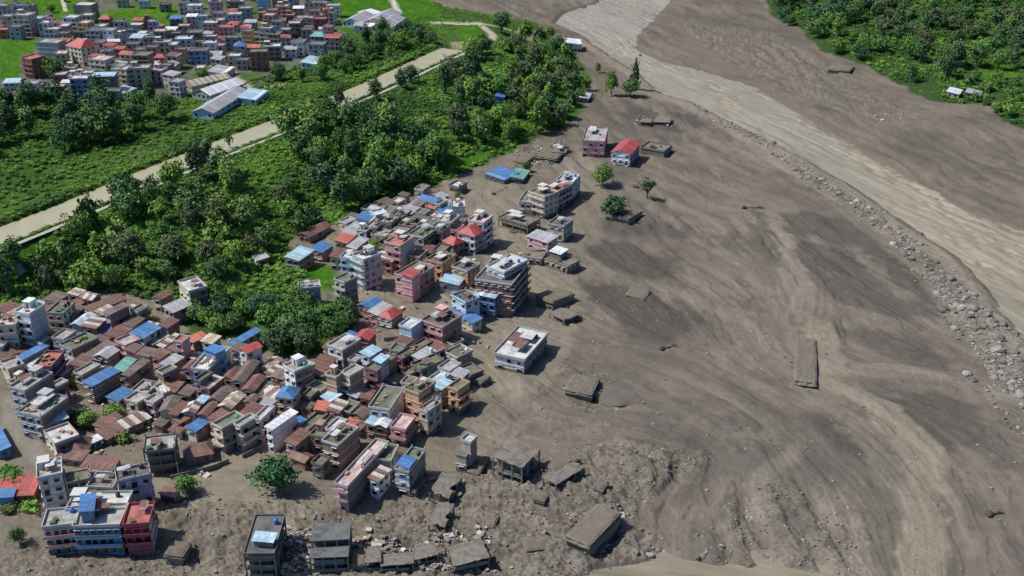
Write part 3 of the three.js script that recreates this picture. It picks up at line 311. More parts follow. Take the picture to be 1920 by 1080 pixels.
// ---------------------------------------------------------------- the lower town
reseed(101);
const OLD = ['dense left quarter', 'houses of the dense quarter'], MIDQ = ['quarter beside the mud', 'houses beside the mud'], UPQ = ['upper quarter', 'houses of the upper quarter'], WET = ['standing in the mud', 'houses standing in the mud'], ROW = ['front row at the bottom', 'buildings of the front row'], SLOPE = ['on the green slope', 'houses on the green slope'];
const rows = (place, text) => text.trim().split('\n').forEach(r => building(r.trim(), place, false));
rows(OLD, `28 671 40 678 88 652 1.5 g bl n-
0 608 20 618 30 600 4 c fp bs
31 585 52 593 80 575 5 w fw tk1bwy
92 586 113 593 136 572 3 c fm skb
122 590 133 595 156 577 2 n bn
158 578 169 585 235 561 2 n ru
136 607 150 612 176 592 2 l sb G
157 611 176 617 194 600 2 n st
197 586 205 590 240 573 3 g bn
244 575 250 578 265 572 1 n ru
91 633 108 640 124 626 1 n ru
182 625 190 629 217 615 1 v bl
200 628 219 634 244 617 1.5 p ru
246 626 268 633 300 614 2 w bl
114 648 135 659 182 637 2 g fm s
158 668 175 673 218 646 2 n bn
221 642 240 652 258 638 2 p fc b
136 682 150 690 174 671 2 p ru
216 692 230 697 252 676 2 g gn
232 702 240 706 277 678 2.5 r bn
158 717 172 724 221 697 2.5 n bl
72 684 88 695 112 668 3 m fr bB
3 682 17 696 44 685 2 y fc k
45 686 52 692 88 673 1 g wh
25 725 42 738 92 706 4 g fc tw
95 725 102 732 125 719 2 r fc
47 769 66 790 116 754 3 g fc ts
65 791 77 799 128 782 2 r lb
86 813 105 836 146 818 2 y fw
121 843 155 852 172 826 1 n ru H
115 857 157 863 161 848 1 n ru
178 797 188 804 225 782 1 r ru
214 796 227 807 280 783 1 r st
186 811 197 824 225 810 1 r ru
169 824 174 830 189 823 1 g wh
200 747 222 751 250 732 1 v bl
252 732 272 743 294 724 2 c fc k
-30 800 -6 846 18 838 1 b bl
157 880 213 885 216 862 1 n ru
272 640 285 646 315 630 1 y sc
298 648 305 651 337 630 1.5 g st
327 640 341 645 354 635 3 p fr b
351 635 362 641 388 630 2 p or
433 643 440 648 487 621 2 y bl
445 657 465 660 493 648 3 w rd G
388 657 408 665 418 653 4 b bl -
365 690 385 700 408 674 3 b fw bk3
294 699 307 704 332 692 2 n fm
302 728 322 738 338 720 1 n ru
290 728 308 742 320 735 2 c fw s
366 714 376 718 398 703 3 k fm
420 707 432 711 448 693 2 c ru G
437 712 454 718 482 681 2 c bn G
457 728 474 734 495 709 2 c ru G
395 746 410 753 434 732 2 n bn G
412 760 432 766 457 742 2 y sc G
482 739 487 742 509 720 1.5 n bn
493 742 517 751 523 734 1.5 c st
519 743 548 747 561 729 3 o bl H
528 690 557 697 586 684 4 w fc tk1
302 768 321 773 335 748 2 c bn G
321 776 330 779 352 757 2 n ru
345 771 363 776 374 759 2 y st G
374 776 385 781 405 760 2 n ru G
327 789 338 793 370 775 1.5 n ru
352 803 366 809 393 789 1.5 w bl
400 797 417 806 457 784 3 c fm bk1
440 797 451 803 481 785 3 y fc B
478 786 487 792 512 768 3 p fw B
502 800 508 806 553 775 3 w wh w
541 797 550 803 572 788 1.5 n bl
370 753 379 757 390 746 2 g lb
268 849 325 842 331 815 3 d fc xs
353 857 404 848 390 829 1 n ru H
537 828 553 835 580 812 2 p ru
548 857 575 868 582 854 1 r ru G
240 752 262 760 276 744 2 y fc
310 712 326 717 342 700 1 n ru
338 738 352 743 368 728 1 n bn
345 690 357 695 372 680 2 p ru G
375 672 386 678 400 664 2 n bn
283 668 297 673 318 660 2 p ru
262 664 276 670 290 657 2 c bn
255 700 270 706 288 695 1.5 n ru
405 770 418 776 430 764 1.5 c ru
460 752 472 757 484 745 2 y bn G
483 760 500 766 516 752 1.5 g gy
318 806 336 812 350 800 1 y ru
290 795 302 800 318 786 1 n bn
60 708 72 714 90 700 2 y ru
100 700 114 706 130 694 1.5 g gy
175 640 190 646 205 634 1.5 w ru
60 640 74 646 92 634 1.5 n gy
10 640 24 646 36 634 2 g bn
-20 650 0 657 14 642 2 y fc
36 660 52 666 68 652 1 y ru`);
rows(SLOPE, `335 530 354 548 388 540 3 c fw k2
310 576 322 586 357 571 2 g gy
290 557 297 563 321 550 2 y ru G
476 480 486 490 500 482 1 w gy
538 482 558 489 585 470 2 n lb
584 467 602 473 622 460 1.5 y bl
565 438 575 446 615 425 1 n ru G
552 535 570 542 608 538 3 w fc wy
628 525 645 533 668 522 4 c fm bsk`);
rows(MIDQ, `671 572 691 580 716 567 1.5 n bl G
692 585 707 591 733 574 1.5 p gy
713 590 731 600 751 586 1.5 w rd H
748 613 772 618 791 604 3 l fw nw
645 632 660 638 673 628 2.5 g bl
671 630 684 641 698 627 2.5 n rd G
617 648 640 660 673 640 3 w fc w
586 696 600 707 622 690 2 n ru
588 684 612 691 628 673 2 r ru
677 662 691 669 713 656 3 l lb
702 676 713 681 727 670 4 g lb n
688 690 705 700 741 673 3 m fm bw
613 704 628 712 642 701 4 o fm tn
641 700 655 708 680 694 4 c fc bw
606 744 622 753 636 741 2 n lb
592 767 610 772 617 757 2 n or
616 768 631 775 650 756 2 y st w
560 805 573 813 611 782 1.5 n fm
580 782 592 788 612 770 1 n bn
606 828 633 838 670 806 3 n fm kw
648 796 660 802 671 790 3 n or
612 806 628 812 650 792 3 y fw
687 793 702 798 722 779 2 n lb
703 797 723 801 741 777 2 n wh G
735 801 757 811 776 787 2 p fp b
695 763 728 773 753 735 3 w fm sw
763 730 782 743 812 722 4 o fm Bs
785 770 802 775 828 757 3 y fc ks
840 728 858 735 880 720 3 o fm B
745 668 752 677 806 645 2 m fm B
776 668 790 677 816 660 2 g gy k3
806 648 823 659 833 653 2 w ru
770 686 792 695 834 677 2 k fm ss
836 662 856 674 884 660 1.5 c fm k3
824 690 842 700 862 686 2 g fc
858 690 880 703 908 700 1 d fd q
805 712 822 720 842 706 2 l fw k3
812 724 826 731 845 716 2.5 b lb
830 640 850 650 868 640 1 y fd
795 601 826 618 861 596 3 p fk ktb
844 582 886 606 901 598 1.5 y bl
848 556 873 570 898 560 3 l fk s
885 549 922 556 943 548 3 b sb
897 522 954 539 985 500 4.5 r fk Bt
918 500 942 514 984 492 5.5 w fw k2
722 712 738 720 752 706 1.5 n bn
725 742 745 750 756 738 2 g fc
752 700 768 706 790 694 1.5 d fd
655 740 668 746 685 732 2 g gy
660 720 676 728 690 716 1.5 n fm
640 770 655 777 672 760 1.5 n fm
570 742 582 748 596 736 2 k fm
565 762 578 768 592 754 1.5 n bn
560 690 572 696 590 686 3 v fc
530 720 545 726 560 714 1.5 n ru
632 905 650 916 724 836 2.5 p fp bw
703 860 730 869 744 842 2 g fm
694 896 708 903 729 882 2 w st
743 880 765 889 795 850 2.5 w fm ks
748 870 764 878 776 862 3 w bl
540 846 556 853 570 842 1 r ru
585 870 603 876 618 862 1.5 k fm
700 768 712 774 722 764 1.5 y fc`);
rows(UPQ, `662 480 681 490 713 478 4.5 w fw bty
643 482 660 491 672 479 4 l fw b
655 462 663 468 686 450 3 g gy w
623 480 640 487 651 472 2 y ru
725 455 748 464 773 448 4 p fr btwy
708 484 730 493 742 480 2 p st
748 513 768 528 807 505 3 p fm sk
757 514 769 521 784 511 3.7 p rd n
802 488 826 498 851 482 3 o fk sk1
848 502 876 511 899 498 2.5 o fk s
830 526 855 536 867 521 1.5 g lb
793 470 806 476 818 464 2 n ru
770 440 790 450 816 432 3 g fm b
848 390 871 391 870 378 3.5 w fw n
822 396 832 400 847 390 2 n bl
788 375 815 381 827 372 2 w bl G
800 388 814 393 826 384 1.5 n or
700 400 710 408 722 400 2.5 l fw
671 409 690 417 704 406 2 y bl
880 414 905 421 922 408 4 w fp tB
862 434 887 444 906 431 3 w rd H
834 453 853 461 867 451 2 n rd H
690 424 704 430 720 418 2 n fc
712 416 730 423 748 410 2.5 k fc s
735 404 752 410 768 398 2 y fm
752 396 768 402 784 390 2 g gy
730 440 748 447 764 434 2 y fm
752 422 770 430 788 416 2 n fm k
772 412 788 418 800 408 2 r bn
785 424 803 431 818 418 2.5 g fm
805 412 820 418 836 406 2 y fw
812 432 828 438 842 426 3 k fm s
824 414 842 421 858 408 3 w fw t
700 440 718 448 732 436 1.5 y fc
715 398 728 403 742 392 1.5 n fm
770 384 782 389 796 380 1 y gy
855 415 866 420 878 410 2 p fm
842 430 854 436 866 426 2 p fc
645 436 660 443 674 430 1.5 g gy
660 424 674 430 686 420 1.5 y gy
632 450 646 457 662 444 1.5 o or
648 410 662 416 676 405 1 y bn
770 480 784 486 798 474 2 y fm
775 500 788 506 800 494 1.5 n fm
680 392 692 397 706 388 1 g fm
815 470 830 476 842 464 2 k fm`);
rows(WET, `980 376 1001 386 1013 368 2 c fd s
1001 363 1030 373 1037 360 3.5 c fd tb
1023 356 1040 364 1070 348 3 p fr B
1048 338 1070 346 1084 332 3 l fw k2
1094 264 1132 268 1138 243 3 p fc m
1152 283 1176 292 1194 272 2.5 w rd G two-storey white house with bright red gable roof alone in the mud
1207 279 1249 286 1254 274 1 k fd n low dark flat-roofed hut beside the bright red roof
945 410 998 425 1002 410 1.5 d fd xs
1030 420 1055 428 1072 415 2.5 y fk ms
920 326 955 338 962 325 1 b bl low hut with crumpled blue tin roof at the edge of the trees
962 330 975 337 987 322 1 g gn low hut with green tin roof at the edge of the trees
845 348 858 354 873 346 1 d fw low pale slab roof sinking in mud under the wood
980 480 1013 488 1025 470 1.2 y fd u
993 443 1030 455 1041 444 2.8 p gy m
1025 487 1066 501 1083 487 1.2 y fd u
1034 471 1053 477 1061 469 2.2 d wh n
934 660 978 679 1020 631 2 w fw kv two-storey grey-white house standing alone in the mud with deep eaves
856 851 872 858 888 838 2 y fd u
865 827 882 833 894 822 3.2 y fw n
1061 80 1088 84 1086 75 2 w wh
1082 180 1098 186 1103 177 1.2 g wh
1040 283 1056 289 1062 276 1 d fd u`);
rows(['half sunk in mud', 'ruined roofs sunk in the mud'], `1012 552 1030 570 1070 553 1 d fd rquw tilted dark roof slab behind the brick block
1038 585 1050 602 1082 588 0.9 d fd rqx collapsed grey frame on the mud below the tilted dark slab
806 921 841 931 864 896 0.9 d fd rqx large flat slab roof sunk beside the white column house
762 915 780 921 800 900 0.5 d fd rqu cracked low slab at the end of the long pink house
933 852 970 881 1003 846 2.4 d fd rx tall ruined concrete frame with broken roof in the debris
1022 893 1040 911 1092 878 1.0 d fd rqx two-bay slab ruin right of the ruined frame
1019 870 1040 884 1086 861 0.7 d fd rqu thin slab behind the two-bay slab ruin
805 980 833 988 850 948 1.2 d fd rqx squat roof block above the lower debris field
1066 1000 1106 1023 1162 968 1.5 d fd rq big mud-covered ruin with dark side wall in the lower debris
985 1033 1026 1027 1024 1008 0.5 d fd rqu thin slab edge left of the big mud-covered ruin
845 1060 912 1046 906 1010 0.7 d fd rqx broad slab with dark edge at the bottom debris
777 1046 820 1038 816 1015 1.0 d fd rqx low slab block beside the dark frame building
1063 727 1105 742 1119 715 0.8 d fd rqu cracked slab beside the smooth earth mound
1491 711 1529 718 1529 640 0.35 d fd ru long buried roof outline alone on the open plain
1176 553 1210 560 1216 546 0.4 d fd rqu small slab on the gravel bar below the flooded houses
1200 228 1220 230 1222 222 0.9 k fd rx left half of the dark wreck on the oval gravel patch
1226 226 1255 230 1257 220 0.9 k fd rx longer dark wreck on the oval gravel patch
1556 128 1590 135 1598 126 0.5 d fd rqu buried slab at the foot of the eastern wood
684 1056 714 1051 712 1022 1.1 d fd rx small frame ruin touching the dark frame building
660 1062 690 1056 688 1030 0.6 d fd rqu flat slab right of the dark frame building
716 1062 775 1056 770 1035 0.8 d fd rqx long low slab behind the bottom debris edge
1112 915 1128 922 1140 905 0.6 d fd rqu small slab right of the two-bay slab ruin
880 880 895 890 915 862 0.5 d fd rqu leaning slab beside the pale tower house
1145 405 1180 411 1205 396 0.9 d fd rqu buried hut under the dark lone tree
1190 345 1212 352 1225 340 0.4 d fd rqu small slab beside the sparse olive tree
1010 292 1040 300 1056 284 0.8 d fd rqu mud-filled hut below the wood's end
965 300 985 306 1005 292 0.5 d fd rqu crumbled slab near the green tin hut
905 985 925 991 935 970 0.4 d fd rqu small slab in the lower debris channel
1000 935 1020 941 1030 925 0.4 d fd rqu slab fragment under the ruined frame
310 1040 340 1046 355 1020 0.6 d fd rqu slab in the shade of the dark red house
888 712 900 720 918 708 0.6 d fd rqu slab fragment beside the orange house at mud's edge`);
rows(ROW, `72 897 116 892 114 864 4 w fc tk3
125 907 170 897 166 880 3 y fm xs
175 914 220 917 218 893 2.5 y fd
220 905 280 892 278 872 4 v fk ks
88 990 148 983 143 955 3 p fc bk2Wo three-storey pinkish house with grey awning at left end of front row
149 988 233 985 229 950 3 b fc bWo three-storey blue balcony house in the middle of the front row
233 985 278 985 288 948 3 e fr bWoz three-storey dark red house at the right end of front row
132 958 238 955 241 926 3 g fw kt grey rooftop terrace block behind the blue balcony house
152 957 172 960 176 930 4.3 b bl n
-30 928 72 923 62 898 1 r rd low red tin shed at the left edge beside flowering shrubs
-30 934 26 930 24 919 1.1 b bl n low blue tin shed roof at the left edge under the red one
302 925 330 932 334 922 0.8 g ru low rust-roofed hut beside the small tree near the wall
459 1036 513 1040 532 970 2.6 d fk xk2 tall mud-streaked house with blue canopy at bottom edge
583 1014 652 1010 658 978 2.4 k fk xu dark open concrete frame building at bottom edge
582 1046 652 1043 653 1022 1.7 k fk xu lower dark terrace in front of the dark frame building
477 1013 512 1016 515 1003 3.3 d lb n`);

// ---------------------------------------------------------------- lean-tos and small houses filling the gaps between
reseed(606);
function infill(outline, n, turn0, spread, place, gap, sizes, storeys, walls, roofs, far) { const A = new Area(G(P(outline))); let c = 0; for (let k = 0; k < 4000 && c < n; k++) { const x = rr(A.x0, A.x1), z = rr(A.z0, A.z1); if (!A.has(x, z)) continue; const a = rr(...sizes), b = rr(...sizes) * 1.3, t = turn0 + rr(-spread, spread), ux = Math.cos(t), uz = -Math.sin(t); let ok = true; for (const [i, j] of [[0, 0], [-1, -1], [1, -1], [1, 1], [-1, 1], [0, 1], [0, -1], [1, 0], [-1, 0]]) { const lx = i * a / 2, lz = j * b / 2; if (onFootprint(x + lx * ux - lz * uz * -1 * -1, z + lx * uz + lz * ux, gap)) { ok = false; break; } } if (!ok) continue; raise(x, z, landH(x, z), a, b, t, pick(storeys), pick(walls), pick(roofs), pick(['', '', 's', 'G', 't']), place, far); c++; } }
infill('0,600 150,570 260,590 340,640 430,660 500,680 590,690 620,740 560,850 480,830 380,840 300,800 250,770 180,720 80,760 10,740', 90, -0.42, 0.12, ['squeezed into dense quarter', 'small houses wedged into the dense quarter'], -0.1, [3.2, 6], [1, 1.5, 2, 2, 2.5], ['n', 'y', 'p', 'c', 'g', 'r', 'w'], ['ru', 'ru', 'bn', 'bn', 'fm', 'fc', 'st', 'gy', 'sc'], false);
infill('620,640 720,690 800,640 890,670 880,720 800,780 700,800 640,860 560,840 600,760', 26, -0.40, 0.15, ['squeezed in near mud', 'small houses wedged in beside the mud'], 0, [3, 5], [1, 1.5, 2], ['n', 'y', 'c', 'g', 'r'], ['ru', 'bn', 'fm', 'fc', 'gy'], false);
infill('640,430 700,395 800,370 850,385 870,430 830,480 740,470 690,460', 30, -0.5, 0.2, ['squeezed into upper quarter', 'small houses wedged into the upper quarter'], 0, [3, 5.5], [1, 1.5, 2, 2.5], ['n', 'y', 'c', 'g', 'k', 'w'], ['gy', 'bn', 'fm', 'fm', 'fc', 'fw'], false);

// ---------------------------------------------------------------- the far town beyond the canal
reseed(202);
const FAR = ['far town above the canal', 'houses of the far town'];
// roof centre (photo pixels), width and depth in metres, turn in degrees, storeys, wall, roof, extras
const far = text => text.trim().split('\n').forEach(r => { const f = r.trim().split(' '), [x, y, w, d, t, st] = f.slice(0, 6).map(Number); let g = BENCH, c; for (let k = 0; k < 3; k++) { c = atLevel(x, y, g + st * SH); g = landH(c[0], c[1]); } raise(c[0], c[1], g, w * 0.9, d * 0.95, t * Math.PI / 180, st, f[6], f[7], f[8] || '', FAR, true, f.slice(9).join(' ')); });
far(`5 10 9 9 10 3 v fc k
42 10 12 9 5 4 g fk k
45 27 14 11 -8 5 y fc t
72 34 8 8 -8 3 l fw
85 42 9 8 -8 3 l fw k
100 54 11 8 -8 2 v fp
5 55 10 9 0 2 r fr
135 32 11 10 -10 3 w fw
160 8 16 12 -6 4 n fw n
165 28 9 8 -6 2 c fw
160 42 9 9 -12 4 o fp b
95 78 17 11 -8 3 g fc n
155 84 17 15 -34 4 c rd H four-storey cream hall with large red hip roof in the far town
198 34 9 8 0 3 m rd H
225 40 9 8 5 3 v fm k
255 46 11 9 -5 2 w fw
287 40 7 7 8 4 v fc k
178 56 11 9 -8 3 g fk b
205 56 9 8 -4 3 w fc
225 58 9 5 -6 1 w wh
260 68 11 9 -5 3 v lb
300 58 9 8 5 3 v fp s
320 54 9 8 0 2 g wh
210 76 20 5 -6 1 g wh
305 78 12 9 6 3 y fc t
345 72 12 10 6 3 l fw k
270 92 12 8 6 2 n fm s
330 33 9 8 3 3 k bl
365 10 12 9 5 3 w fw b
360 29 8 7 3 3 v wh
405 3 9 8 5 5 p fc t
410 24 9 8 4 3 v fm s
395 42 11 9 5 3 p fw k
425 50 11 9 5 3 p fr k
440 26 11 9 6 3 l fp
460 15 10 8 6 3 g fc s
465 58 7 7 -10 3 o fm n
492 -8 9 9 3 5 t fw n tall windowless cyan block at the top of the far town
365 60 10 9 6 3 r fm s
395 68 9 7 5 3 g fc
393 80 10 8 8 3 w fw k
340 92 7 6 0 3 o fm n
355 92 6 5 4 2 p rd
372 94 13 8 6 3 b fk s
450 84 8 8 6 3 y bl H
476 87 9 7 6 2 n or
505 28 9 8 -8 3 o fp
530 11 10 8 -8 3 o fp t
560 14 9 7 4 2 g wh
580 5 8 7 4 4 y fc t
590 20 8 7 4 3 p fk
600 35 10 8 8 3 m fr B
552 43 9 8 6 3 r fp b
500 52 10 9 -10 4 y fc t
515 63 9 8 -10 3 n fm s
615 50 7 6 -6 4 p fr b
625 68 11 8 -8 3 p rd
597 66 11 8 -6 3 g gn H
595 82 12 9 -6 3 v fm
560 78 9 8 -6 3 w fk s
510 86 12 9 6 3 m fw t
625 10 11 9 4 3 w fc
485 96 12 9 8 4 r fm w
455 112 8 7 0 2 g fk
440 104 9 7 0 2 c fw
62 108 10 11 -28 4 r fr b
25 152 11 8 6 1.5 g lb
60 156 8 8 5 3 w fc s
105 162 11 8 5 3 r fc b
125 153 6 5 5 3 w wh
150 146 11 8 5 4 b fw B
165 136 7 7 5 4 p fp
190 110 13 10 -18 4 c fp b
195 140 14 7 4 4 k lb n
238 128 6 9 -20 4 c fw b
262 126 13 10 4 4 y fc t
240 100 9 8 -14 3 c rd G
267 102 11 9 -8 4 r fm s
300 106 7 6 5 2 p rd H
298 130 9 8 -16 3 v fw t
312 122 8 7 -8 3 m fm
322 138 10 7 -30 3 y gy
332 152 8 7 -20 3 v fc
232 168 10 12 -20 1 g lb n
185 170 9 7 5 3 c fm
212 170 9 8 5 2 g fm
535 55 8 7 -8 3 v fc
545 90 9 7 5 2 w gy
575 55 8 7 4 3 g fm
420 75 8 7 5 2 g fk
240 56 8 6 5 2 g fk
280 70 8 7 5 3 g fm
330 62 8 7 4 3 k fm
380 30 8 7 3 3 l fc
345 48 9 7 5 2 y fp
150 60 9 7 0 2 n fk
120 62 8 7 0 2 g fm
30 50 9 8 0 3 g fm
470 40 9 8 4 2 g gy
435 70 9 8 4 3 g fm
520 40 8 7 -6 3 g fk
250 82 9 7 4 2 p fm
285 88 8 7 4 3 p fk
225 90 7 6 0 2 o rd
320 85 8 6 5 2 y fk
405 100 8 7 5 2 y gy
375 78 7 6 5 3 n fm
205 120 8 7 -10 3 y fm
280 140 8 6 5 2 k fk
85 158 8 7 5 2 g fk
15 30 9 8 5 3 p fc
345 5 8 7 5 3 g fk
440 3 8 7 5 3 n fk
520 -6 9 8 5 3 y fp
550 -4 9 8 5 3 v fk
270 2 9 7 5 2 w fk
230 0 9 7 5 2 y fm
310 8 9 7 5 2 n fm`);
const sheds = (place, text) => text.trim().split('\n').forEach(r => building(r.trim(), place, true));
sheds(['by the canal', 'sheds by the canal'], `345 155 358 162 428 146 1.3 y sc G
368 171 388 180 448 159 1.3 g wh G long low shed with brilliant white roof above the canal
370 206 393 214 458 174 1.3 l gy G
458 181 467 190 489 173 1.2 l lb
388 195 396 199 420 186 1 g lb
572 116 585 122 602 110 1.2 w lb
400 133 412 140 430 128 1.5 w gy`);
sheds(['school yard', 'school sheds'], `695 38 713 46 742 28 1.3 y gy G
712 47 718 55 745 37 1.3 c gy G
672 47 690 53 698 42 1.2 w gy
654 38 664 45 690 31 1.3 l gy G
675 24 690 29 714 23 1.2 w wh`);
sheds(['in the eastern wood', 'roofs in the eastern wood'], `1530 15 1540 19 1546 13 1 w wh
1655 44 1666 48 1672 42 1 b lb
1778 172 1796 177 1802 169 1 y wh
1812 174 1836 179 1840 171 0.8 d gy
933 180 940 184 944 178 1 b bl
733 252 738 255 742 251 1 w wh`);

reseed(707);
infill('0,20 60,20 120,55 170,60 240,50 340,55 350,20 400,0 600,-10 640,60 600,95 500,110 420,130 330,150 250,160 120,175 40,165 130,110 60,70', 95, 0.05, 0.15, ['inner far town', 'houses packed into the far town'], 0.2, [4.6, 8], [2, 2, 3, 3, 1.3], ['g', 'y', 'v', 'p', 'w', 'n', 'r', 'c', 'o'], ['fc', 'fm', 'fk', 'fp', 'fw', 'gy', 'rd', 'ru'], true);

// ---------------------------------------------------------------- trees
reseed(303);
function leafCloud(n, clumps, size, shape, seed, taper) {   // many small leaf faces in uneven clumps
  reseed(seed); const pos = new Float32Array(n * 18), col = new Float32Array(n * 18), cs = [];
  for (let k = 0; k < clumps; k++) { let x, y, z; do { x = rr(-1, 1); y = rr(-1, 1); z = rr(-1, 1); } while (x * x + y * y + z * z > 1); const r = Math.hypot(x, y, z) || 1, e = lerp(0.5, 1, rnd()) / r * Math.max(r, 0.5); const lobe = 0.58 + 0.78 * vnoise(3 + x * 2.2 + seed, y * 2.2 + z * 3.1); cs.push([x * e * lobe, y * e * lobe, z * e * lobe, rr(0.7, 1.32), rr(-0.08, 0.1)]); }
  const v = new THREE.Vector3(), u = new THREE.Vector3(), w = new THREE.Vector3(), nrm = new THREE.Vector3();
  for (let k = 0; k < n; k++) { const c = cs[k % clumps], q = 0.26 * shape[3]; const x = c[0] + rr(-q, q), y = c[1] + rr(-q, q) * 0.8, z = c[2] + rr(-q, q); const ty = (y + 1) / 2, tp = taper ? lerp(1, 0.18, clamp(ty)) * (0.5 + 0.5 * sstep(-0.1, 0.25, ty)) : 1;
    v.set(x * shape[0] * tp, y * shape[1], z * shape[2] * tp); nrm.set(x, y + 0.5, z).normalize(); nrm.x += rr(-0.9, 0.9); nrm.y += rr(-0.9, 0.9); nrm.z += rr(-0.9, 0.9); nrm.normalize(); u.set(rr(-1, 1), rr(-1, 1), rr(-1, 1)).cross(nrm).normalize().multiplyScalar(size * rr(0.6, 1.35)); w.copy(nrm).cross(u).multiplyScalar(rr(0.45, 0.9));
    const p = [[-1, 0], [0, -1], [1, 0], [-1, 0], [1, 0], [0, 1]]; const br = c[3] * rr(0.78, 1.25); for (let i = 0; i < 6; i++) { const o = k * 18 + i * 3; pos[o] = v.x + u.x * p[i][0] + w.x * p[i][1]; pos[o + 1] = v.y + u.y * p[i][0] + w.y * p[i][1]; pos[o + 2] = v.z + u.z * p[i][0] + w.z * p[i][1]; col[o] = br * (1 + c[4]); col[o + 1] = br; col[o + 2] = br * (1 - c[4]); } }
  const g = new THREE.BufferGeometry(); g.setAttribute('position', new THREE.BufferAttribute(pos, 3)); g.setAttribute('color', new THREE.BufferAttribute(col, 3)); g.computeVertexNormals(); return g;
}
function limbGeo(seed, spread) { reseed(seed); const parts = []; const trunk = new THREE.CylinderGeometry(0.035, 0.06, 0.7, 7); trunk.translate(0, 0.35, 0); parts.push(trunk); for (let k = 0; k < 5; k++) { const l = new THREE.CylinderGeometry(0.012, 0.03, 0.45, 5); l.translate(0, 0.22, 0); l.rotateZ(rr(0.4, 0.9) * spread); l.rotateY(k * 1.26 + rr(-0.3, 0.3)); l.translate(0, rr(0.4, 0.62), 0); parts.push(l); } return mergeGeometries(parts); }
const CROWN = { broad: [1, 2, 3, 4, 5, 6].map(s => leafCloud(1900, 110, 0.084, [1, 0.78, 1, 0.95], 900 + s)), tall: [1, 2, 3].map(s => leafCloud(1400, 64, 0.080, [0.62, 1.25, 0.62, 0.95], 920 + s)), cone: [1, 2].map(s => leafCloud(1100, 80, 0.095, [0.6, 1.3, 0.6, 0.8], 930 + s, true)), thin: [1, 2].map(s => leafCloud(480, 34, 0.11, [0.85, 0.95, 0.85, 0.9], 940 + s)), bush: [1, 2].map(s => leafCloud(520, 36, 0.14, [1, 0.7, 1, 1.1], 950 + s)) };
const LIMB = [1, 2, 3].map(s => limbGeo(960 + s, 1)), BARK = mat([0.11, 0.085, 0.06]), PALEBARK = mat([0.30, 0.27, 0.22]);
const leafMat = c => { const m = new THREE.MeshPhysicalMaterial({ vertexColors: true, roughness: 0.75, side: THREE.DoubleSide, specularIntensity: 0.35 }); m.color.setRGB(...c); return m; };
const LEAF = { dark: ['dark green', [[0.066, 0.136, 0.036], [0.052, 0.120, 0.042], [0.080, 0.146, 0.040], [0.060, 0.112, 0.044]]], mid: ['mid green', [[0.116, 0.222, 0.038], [0.096, 0.204, 0.040], [0.136, 0.226, 0.042], [0.104, 0.196, 0.052]]], light: ['light green', [[0.150, 0.272, 0.040], [0.176, 0.276, 0.048], [0.160, 0.256, 0.062]]], olive: ['olive green', [[0.110, 0.145, 0.052], [0.096, 0.128, 0.052]]] };
for (const k in LEAF) LEAF[k].push(LEAF[k][1].map(leafMat));
const treeSpots = [];
function tree(x, z, y, form, tone, height, radius, label, group, alike) {
  const names = { broad: 'broadleaf_tree', tall: 'tall_tree', cone: 'conical_tree', thin: 'sparse_tree', bush: 'shrub' };
  const o = thing(names[form], label, form === 'bush' ? 'shrub' : 'tree', x, y - 0.3, z, rr(0, 6.28), group, alike); treeSpots.push([x, z, radius]);
  const base = { broad: 0.78, tall: 1.25, cone: 1.3, thin: 0.95, bush: 0.7 }[form], half = form === 'bush' ? height * 0.5 : height * (form === 'broad' ? 0.42 : form === 'thin' ? 0.36 : 0.45);
  const cr = mesh('crown', pick(CROWN[form]), pick(LEAF[tone][2]), o); cr.position.y = height - half; const wx = rr(0.82, 1.18); cr.scale.set(wx * radius / (form === 'tall' || form === 'cone' ? 0.62 : 1), half / base, radius / (form === 'tall' || form === 'cone' ? 0.62 : 1) * rr(0.88, 1.1)); cr.rotation.y = rr(0, 6.28);
  const t = mesh('trunk', pick(LIMB), form === 'tall' ? PALEBARK : BARK, o); t.scale.set(height * 0.5, height * 0.95, height * 0.5); return o;
}
const single = text => text.trim().split('\n').forEach(r => { const f = r.trim().split(' '), [px, py, h, rad] = f.slice(0, 4).map(Number), g = ground(px, py); tree(g[0], g[1], g[2], f[4], f[5], h, rad, f.slice(6).join(' ')); });
